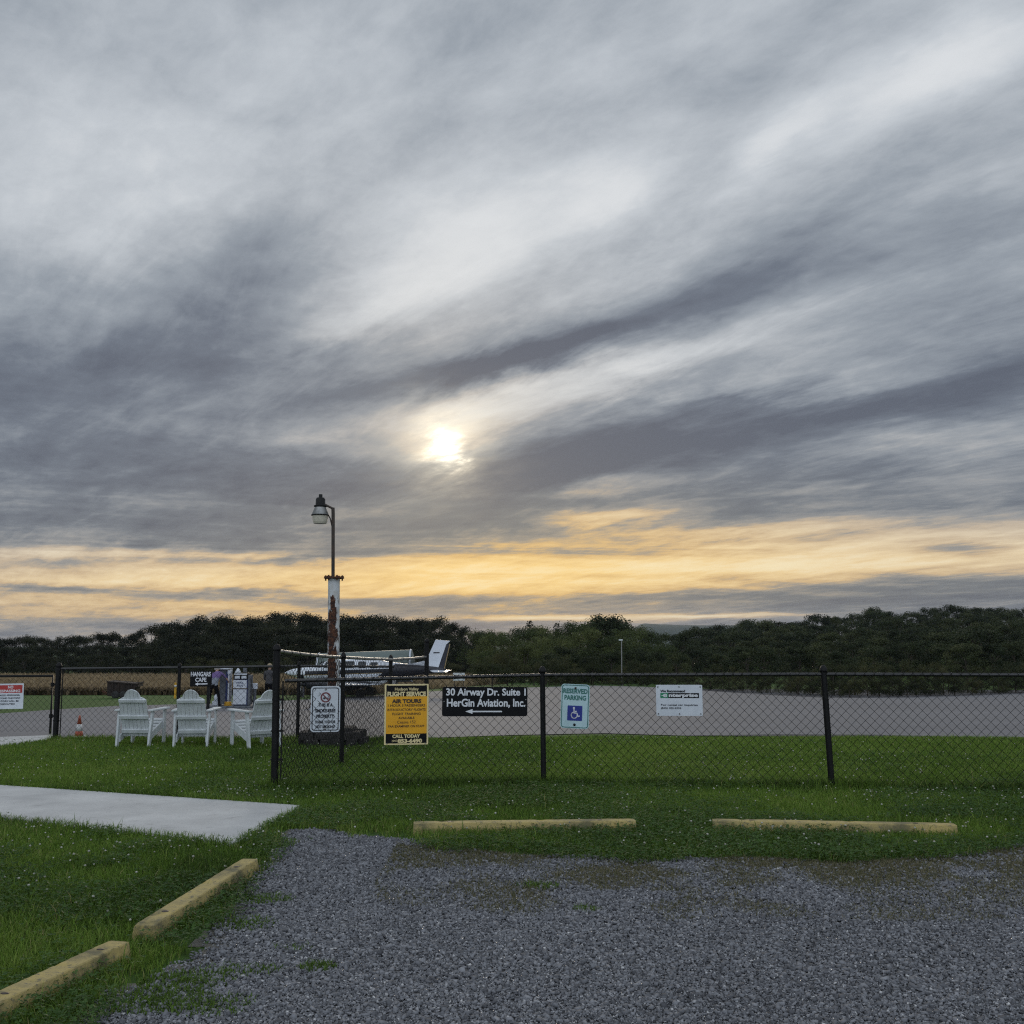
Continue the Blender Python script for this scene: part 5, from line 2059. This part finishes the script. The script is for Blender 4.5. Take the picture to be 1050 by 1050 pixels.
# ------------------------------------------------------------------ people
def person(loc, rz, label, J, rad, edges, zones, hair_mat, head):
    """J: joint name -> position, grown into one skin; zones: function giving the material index of a face centre"""
    t = thing("person", loc, rz, label, "person")
    names = list(J)
    me = bpy.data.meshes.new("body")
    me.from_pydata([J[k] for k in names], [(names.index(a), names.index(b)) for a, b in edges], [])
    o = bpy.data.objects.new("tmp_body", me)
    COL.objects.link(o)
    sk = o.modifiers.new("skin", "SKIN")
    sk.use_smooth_shade = True
    lay = me.skin_vertices[0].data if me.skin_vertices else None
    if lay is None:
        bpy.context.view_layer.objects.active = o
        lay = me.skin_vertices.new().data if hasattr(me.skin_vertices, "new") else None
    for i, k in enumerate(names):
        lay[i].radius = rad[k] if hasattr(rad[k], "__len__") else (rad[k], rad[k])
        lay[i].use_root = k == "pelvis"
    ss = o.modifiers.new("sub", "SUBSURF")
    ss.levels = ss.render_levels = 2
    bpy.context.view_layer.update()
    me2 = bpy.data.meshes.new_from_object(o.evaluated_get(bpy.context.evaluated_depsgraph_get()))
    bpy.data.objects.remove(o)
    me2.name = "body"
    mats = [M["skin"], zones[1], zones[2], zones[3], M["rubber"]]
    for p in me2.polygons:
        p.material_index = zones[0](p.center)
        p.use_smooth = True
    b = link_mesh("body", me2, mats, t)
    hx, hy, hz, hr = head
    mb = MB()
    n, m = 14, 8
    vs, fs = [], []
    for i in range(m + 1):
        ph = math.pi * .62 * i / m
        for k in range(n):
            a = 2 * math.pi * k / n
            vs.append((hx + hr * math.sin(ph) * math.cos(a) * .98, hy + hr * math.sin(ph) * math.sin(a) * 1.08 - .012, hz + hr * math.cos(ph) * 1.12))
    for i in range(m):
        for k in range(n):
            k2 = (k + 1) % n
            fs.append((i * n + k, (i + 1) * n + k, (i + 1) * n + k2, i * n + k2))
    mb.add(vs, fs, True)
    mb.build("hair", hair_mat, t)
    # face: nose, ears, eyes looking along the head's own +y
    mb = MB()
    mb.lathe([(.016, 0), (.013, .02), (.004, .032)], (hx, hy + hr * .92, hz - .02), 8, Matrix.Rotation(R(-90), 3, "X"))
    for s in (-1, 1):
        mb.lathe([(.024, -.008), (.028, 0), (.022, .010)], (hx + s * hr * .93, hy, hz - .02), 8, Matrix.Rotation(R(90), 3, "Y"))
    mb.build("nose_and_ears", M["skin"], t)
    return t


def hand(J, rad, E, wrist, d, side, key):
    """palm with four unequal curled fingers and a thumb off its side"""
    d, side = Vector(d).normalized(), Vector(side).normalized()
    w0 = Vector(J[wrist])
    J[key + "palm"] = tuple(w0 + d * .075)
    rad[key + "palm"] = (.036, .020)
    E.append((wrist, key + "palm"))
    up = d.cross(side)
    for i, L in enumerate((.062, .075, .070, .055)):
        b = w0 + d * .105 + side * (.027 - .018 * i)
        J[f"{key}f{i}a"] = tuple(b)
        J[f"{key}f{i}b"] = tuple(b + d * L * .55 - up * .012)
        J[f"{key}f{i}c"] = tuple(b + d * L * .85 - up * .035)
        for q, r in zip("abc", (.0105, .009, .007)):
            rad[f"{key}f{i}{q}"] = r
        E += [(key + "palm", f"{key}f{i}a"), (f"{key}f{i}a", f"{key}f{i}b"), (f"{key}f{i}b", f"{key}f{i}c")]
    J[key + "ta"] = tuple(w0 + d * .05 + side * .045)
    J[key + "tb"] = tuple(w0 + d * .085 + side * .058 - up * .015)
    rad[key + "ta"], rad[key + "tb"] = .011, .009
    E += [(key + "palm", key + "ta"), (key + "ta", key + "tb")]


# leaning over the pump, seen from behind: the head bowed, one arm out over it
J = dict(pelvis=(0, 0, .86), waist=(.03, .05, 1.00), chest=(.06, .14, 1.20), neckb=(.055, .25, 1.345), neck=(.04, .30, 1.39), headl=(.03, .35, 1.43), head=(.02, .39, 1.475), headt=(.015, .41, 1.52),
         hipL=(-.09, 0, .83), hipR=(.10, 0, .83), kneeL=(-.14, .10, .46), kneeR=(.19, .10, .46), ankL=(-.16, -.02, .08), ankR=(.255, .0, .08), toeL=(-.17, .14, .03), toeR=(.275, .16, .03),
         heelL=(-.16, -.06, .03), heelR=(.255, -.05, .03),
         shL=(-.12, .20, 1.29), shR=(.22, .20, 1.31), elL=(-.17, .36, 1.08), elR=(.33, .26, 1.22), wrL=(-.03, .52, 1.05), wrR=(.42, .34, 1.08))
rad = dict(pelvis=(.150, .115), waist=(.135, .105), chest=(.165, .12), neckb=(.085, .075), neck=.052, headl=(.066, .075), head=(.078, .092), headt=(.06, .07),
           hipL=.088, hipR=.088, kneeL=.060, kneeR=.060, ankL=.042, ankR=.042, toeL=(.038, .026), toeR=(.038, .026), heelL=.034, heelR=.034,
           shL=.066, shR=.066, elL=.046, elR=.046, wrL=.030, wrR=.030)
E = [("pelvis", "waist"), ("waist", "chest"), ("chest", "neckb"), ("neckb", "neck"), ("neck", "headl"), ("headl", "head"), ("head", "headt"),
     ("pelvis", "hipL"), ("pelvis", "hipR"), ("hipL", "kneeL"), ("hipR", "kneeR"), ("kneeL", "ankL"), ("kneeR", "ankR"), ("ankL", "toeL"), ("ankR", "toeR"),
     ("ankL", "heelL"), ("ankR", "heelR"),
     ("chest", "shL"), ("chest", "shR"), ("shL", "elL"), ("shR", "elR"), ("elL", "wrL"), ("elR", "wrR")]
hand(J, rad, E, "wrL", (.8, .6, -.2), (0, .3, 1), "l_")
hand(J, rad, E, "wrR", (.5, .3, -.8), (-.6, .8, 0), "r_")


def zone1(c):
    if (c - Vector(J["r_palm"])).length < .14 or (c - Vector(J["l_palm"])).length < .14:
        return 0
    if c.z > 1.375 and c.y > .2:
        return 0
    if c.z < .07:
        return 4
    if c.z < .88 and abs(c.x) < .45 and c.y < .3:
        return 3
    return 1 if c.z > 1.13 else 2


pz = float(tz(UX(222.0), UD - .45))
person((UX(222.0), UD - .45, pz), 0, "person in a purple and grey top and dark trousers, bending over the fuel pump", J, rad, E,
       (zone1, M["shirt_purple"], M["shirt_grey"], M["trousers"]), M["hair_grey"], (.015, .385, 1.475, .098))

# standing by the pumps, mostly hidden behind the corner post
J2 = dict(pelvis=(0, 0, .93), waist=(0, .01, 1.06), chest=(0, .02, 1.27), neckb=(0, .02, 1.42), neck=(0, .03, 1.48), headl=(0, .045, 1.54), head=(0, .045, 1.60), headt=(0, .04, 1.66),
          hipL=(-.10, 0, .89), hipR=(.10, 0, .89), kneeL=(-.11, .03, .49), kneeR=(.11, .02, .49), ankL=(-.12, -.01, .08), ankR=(.12, -.02, .08), toeL=(-.14, .14, .03), toeR=(.14, .14, .03),
          heelL=(-.12, -.06, .03), heelR=(.12, -.06, .03),
          shL=(-.19, .02, 1.38), shR=(.19, .02, 1.38), elL=(-.25, .06, 1.10), elR=(.25, .04, 1.09), wrL=(-.20, .25, .98), wrR=(.22, .16, .87))
rad2 = dict(rad)
for k in list(rad2):
    if k.startswith(("l_", "r_")):
        rad2.pop(k)
E2 = [e for e in E if not (e[0].startswith(("l_", "r_")) or e[1].startswith(("l_", "r_")))]
J_first = J
hand(J2, rad2, E2, "wrL", (.5, .85, -.1), (.3, 0, 1), "l_")
hand(J2, rad2, E2, "wrR", (.1, .4, -.9), (-.5, .85, 0), "r_")


def zone2(c):
    if (c - Vector(J2["r_palm"])).length < .12 or (c - Vector(J2["l_palm"])).length < .12:
        return 0
    if c.z > 1.47:
        return 0
    if c.z < .07:
        return 4
    return 3 if c.z < .93 and abs(c.x) < .21 else (1 if c.z > 1.0 else 2)


qx = xat(276.0, 42.5, .3)
person((qx, 42.5, float(tz(qx, 42.5))), R(-20), "person in a dark jacket standing by the pumps, mostly behind the tall corner post", J2, rad2, E2,
       (zone2, M["jacket_dark"], M["jacket_dark"], M["trousers"]), M["hair_blond"], (0, .035, 1.605, .098))


# ------------------------------------------------------------------ cones, drum, marker, pole light, board, skip
def cone(px, D, h, label):
    x = xat(px, D)
    t = thing("traffic_cone", (x, D, float(tz(x, D)) + .012), R(12), label, "traffic cone")
    mb = MB()
    mb.box((0, 0, h * .035), (h * .62, h * .62, h * .07))
    mb.build("base", M["cone_white"], t, .01)
    r = lambda f: h * (.21 - .17 * f)
    for a, b, mt, nm in ((.07, .30, "cone_orange", "lower_band"), (.30, .62, "cone_white", "reflective_collar"), (.62, 1.0, "cone_orange", "tip")):
        mb = MB()
        mb.lathe([(r(a), h * a), (r(b), h * b)] + ([(r(b) * .6, h * b + .006)] if b == 1.0 else []), (0, 0, 0), 18)
        mb.build(nm, M[mt], t)
    return t


cone(80.8, 18.0, .36, "small orange and white traffic cone standing on the apron behind the left fence")
x = xat(325.2, 41, -.6)
drum = thing("traffic_drum", (x, 41, float(tz(x, 41)) + .01), 0, "orange safety drum, only its edge showing left of the no-smoking sign", "safety drum")
mb = MB()
mb.lathe([(.25, 0), (.25, .18), (.24, .19), (.24, .36), (.23, .37), (.23, .54), (.22, .55), (.21, .70), (.15, .73)], (0, 0, .02), 20)
mb.build("body", M["cone_orange"], drum)
mb = MB()
mb.lathe([(.30, 0), (.31, .02), (.30, .05), (.26, .05)], (0, 0, 0), 20)
mb.build("base", M["rubber"], drum)
x = xat(179.7, 60, -1.3)
mk = thing("marker_post", (x, 60, float(tz(x, 60))), 0, "thin yellow marker post on the grass bank, just left of the fence post", "bollard")
mb = MB()
mb.tube([(0, 0, -.1), (0, 0, .82)], .065, 12)
mb.lathe([(.065, .82), (.05, .86), (.01, .88)], (0, 0, 0), 12)
mb.build("post", M["yellow_paint"], mk)
mb = MB()
mb.lathe([(.069, .62), (.069, .74)], (0, 0, 0), 12)
mb.build("band", M["cone_white"], mk)

LD = 118.0
x = xat(637.5, LD, -1)
gz_ = float(tz(x, LD))
pl = thing("pole_light", (x, LD, gz_), 0, "thin pale light pole at the far edge of the apron before the trees", "street lamp")
hh = at(637, 656.5, LD).z - gz_
mb = MB()
mb.tube([(0, 0, 0), (0, 0, hh)], [.085, .055], 10)
mb.lathe([(.16, 0), (.16, .03), (.1, .06)], (0, 0, 0), 10)
mb.build("pole", M["galvanised"], pl)
mb = MB()
mb.box((-.08, 0, hh + .02), (.42, .26, .16))
mb.build("lamp_head", M["white_paint"], pl, .03)

BD = 98.0
x = xat(470.5, BD, -2)
gz_ = float(tz(x, BD))
kb = BD / F
bd = thing("marker_board", (x, BD, gz_), 0, "low white board on legs right of the aeroplane's tail", "board")
zt_, zb2 = at(470, 690, BD).z - gz_, at(470, 698, BD).z - gz_
mb = MB()
mb.box((0, 0, (zt_ + zb2) / 2), (12 * kb, .05, zt_ - zb2))
mb.build("panel", M["white_paint"], bd, .01)
for s in (-.4, .4):
    mb = MB()
    mb.box((s, .07, zt_ / 2), (.07, .07, zt_))
    mb.build("leg", M["dark_steel"], bd)

WD = 61.0
kw = WD / F
xw = xat(128, WD, -1.2)
skip = thing("farm_trailer", (xw, WD, float(tz(xw, WD))), R(8), "dark rusty brown farm trailer on the grass bank behind the left chair", "trailer")
GW_ = 656 + (EYE - skip.location.z) / kw
poly = [(-14.5, 697.2), (15, 699.8), (15.4, 703.0), (12.6, 703.6), (11, 710.0), (3, 712.8), (-14.2, 711.6)]
mb = MB()
pp = [(a * kw, (GW_ - b) * kw) for a, b in reversed(poly)]
mb.plate(pp, -.75, .75)
mb.build("bin", M["skip_brown"], skip, .02)
mb = MB()
for yy in (-.78, .78):
    mb.bar((-14.6 * kw, yy, (GW_ - 697.6) * kw), (15.2 * kw, yy, (GW_ - 700.2) * kw), .05, .07)
mb.bar((15.3 * kw, -.78, (GW_ - 699.2) * kw), (15.3 * kw, .78, (GW_ - 699.2) * kw), .05, .09)
for q in (-9, -3, 3, 9):
    for yy in (-.775,):
        mb.bar((q * kw, yy, (GW_ - 698.6 - .05 * q) * kw), (q * kw, yy, (GW_ - 711) * kw), .05, .05, (0, 1, 0))
mb.build("rim_and_ribs", M["skip_brown"], skip)
mb = MB()
mb.bar((-14 * kw, 0, (GW_ - 711.5) * kw), (-22 * kw, 0, .42), .09, .09)
mb.build("drawbar", M["rust"], skip)
for yy in (-.72, .72):
    for q in (-6.0, 1.5):
        mb = MB()
        mb.lathe([(.08, -.09), (.2, -.1), (.22, -.05), (.22, .05), (.2, .1), (.08, .09)], (q * kw, yy, .22), 16, Matrix.Rotation(R(90), 3, "X"))
        mb.build("wheel", M["rubber"], skip)

# ------------------------------------------------------------------ haze over the valley
hm = bpy.data.materials.new("haze")
hm.use_nodes = True
ht = hm.node_tree
ht.nodes.clear()
pv = ht.nodes.new("ShaderNodeVolumePrincipled")
pv.inputs["Color"].default_value = (.62, .70, .82, 1)
pv.inputs["Density"].default_value = .00006
pv.inputs["Anisotropy"].default_value = .2
ho = ht.nodes.new("ShaderNodeOutputMaterial")
ht.links.new(pv.outputs[0], ho.inputs["Volume"])
mb = MB()
mb.box((200, 2780, (100 - 75) / 2), (6000, 5680, 175))
tag(mb.build("haze", hm), kind="stuff")
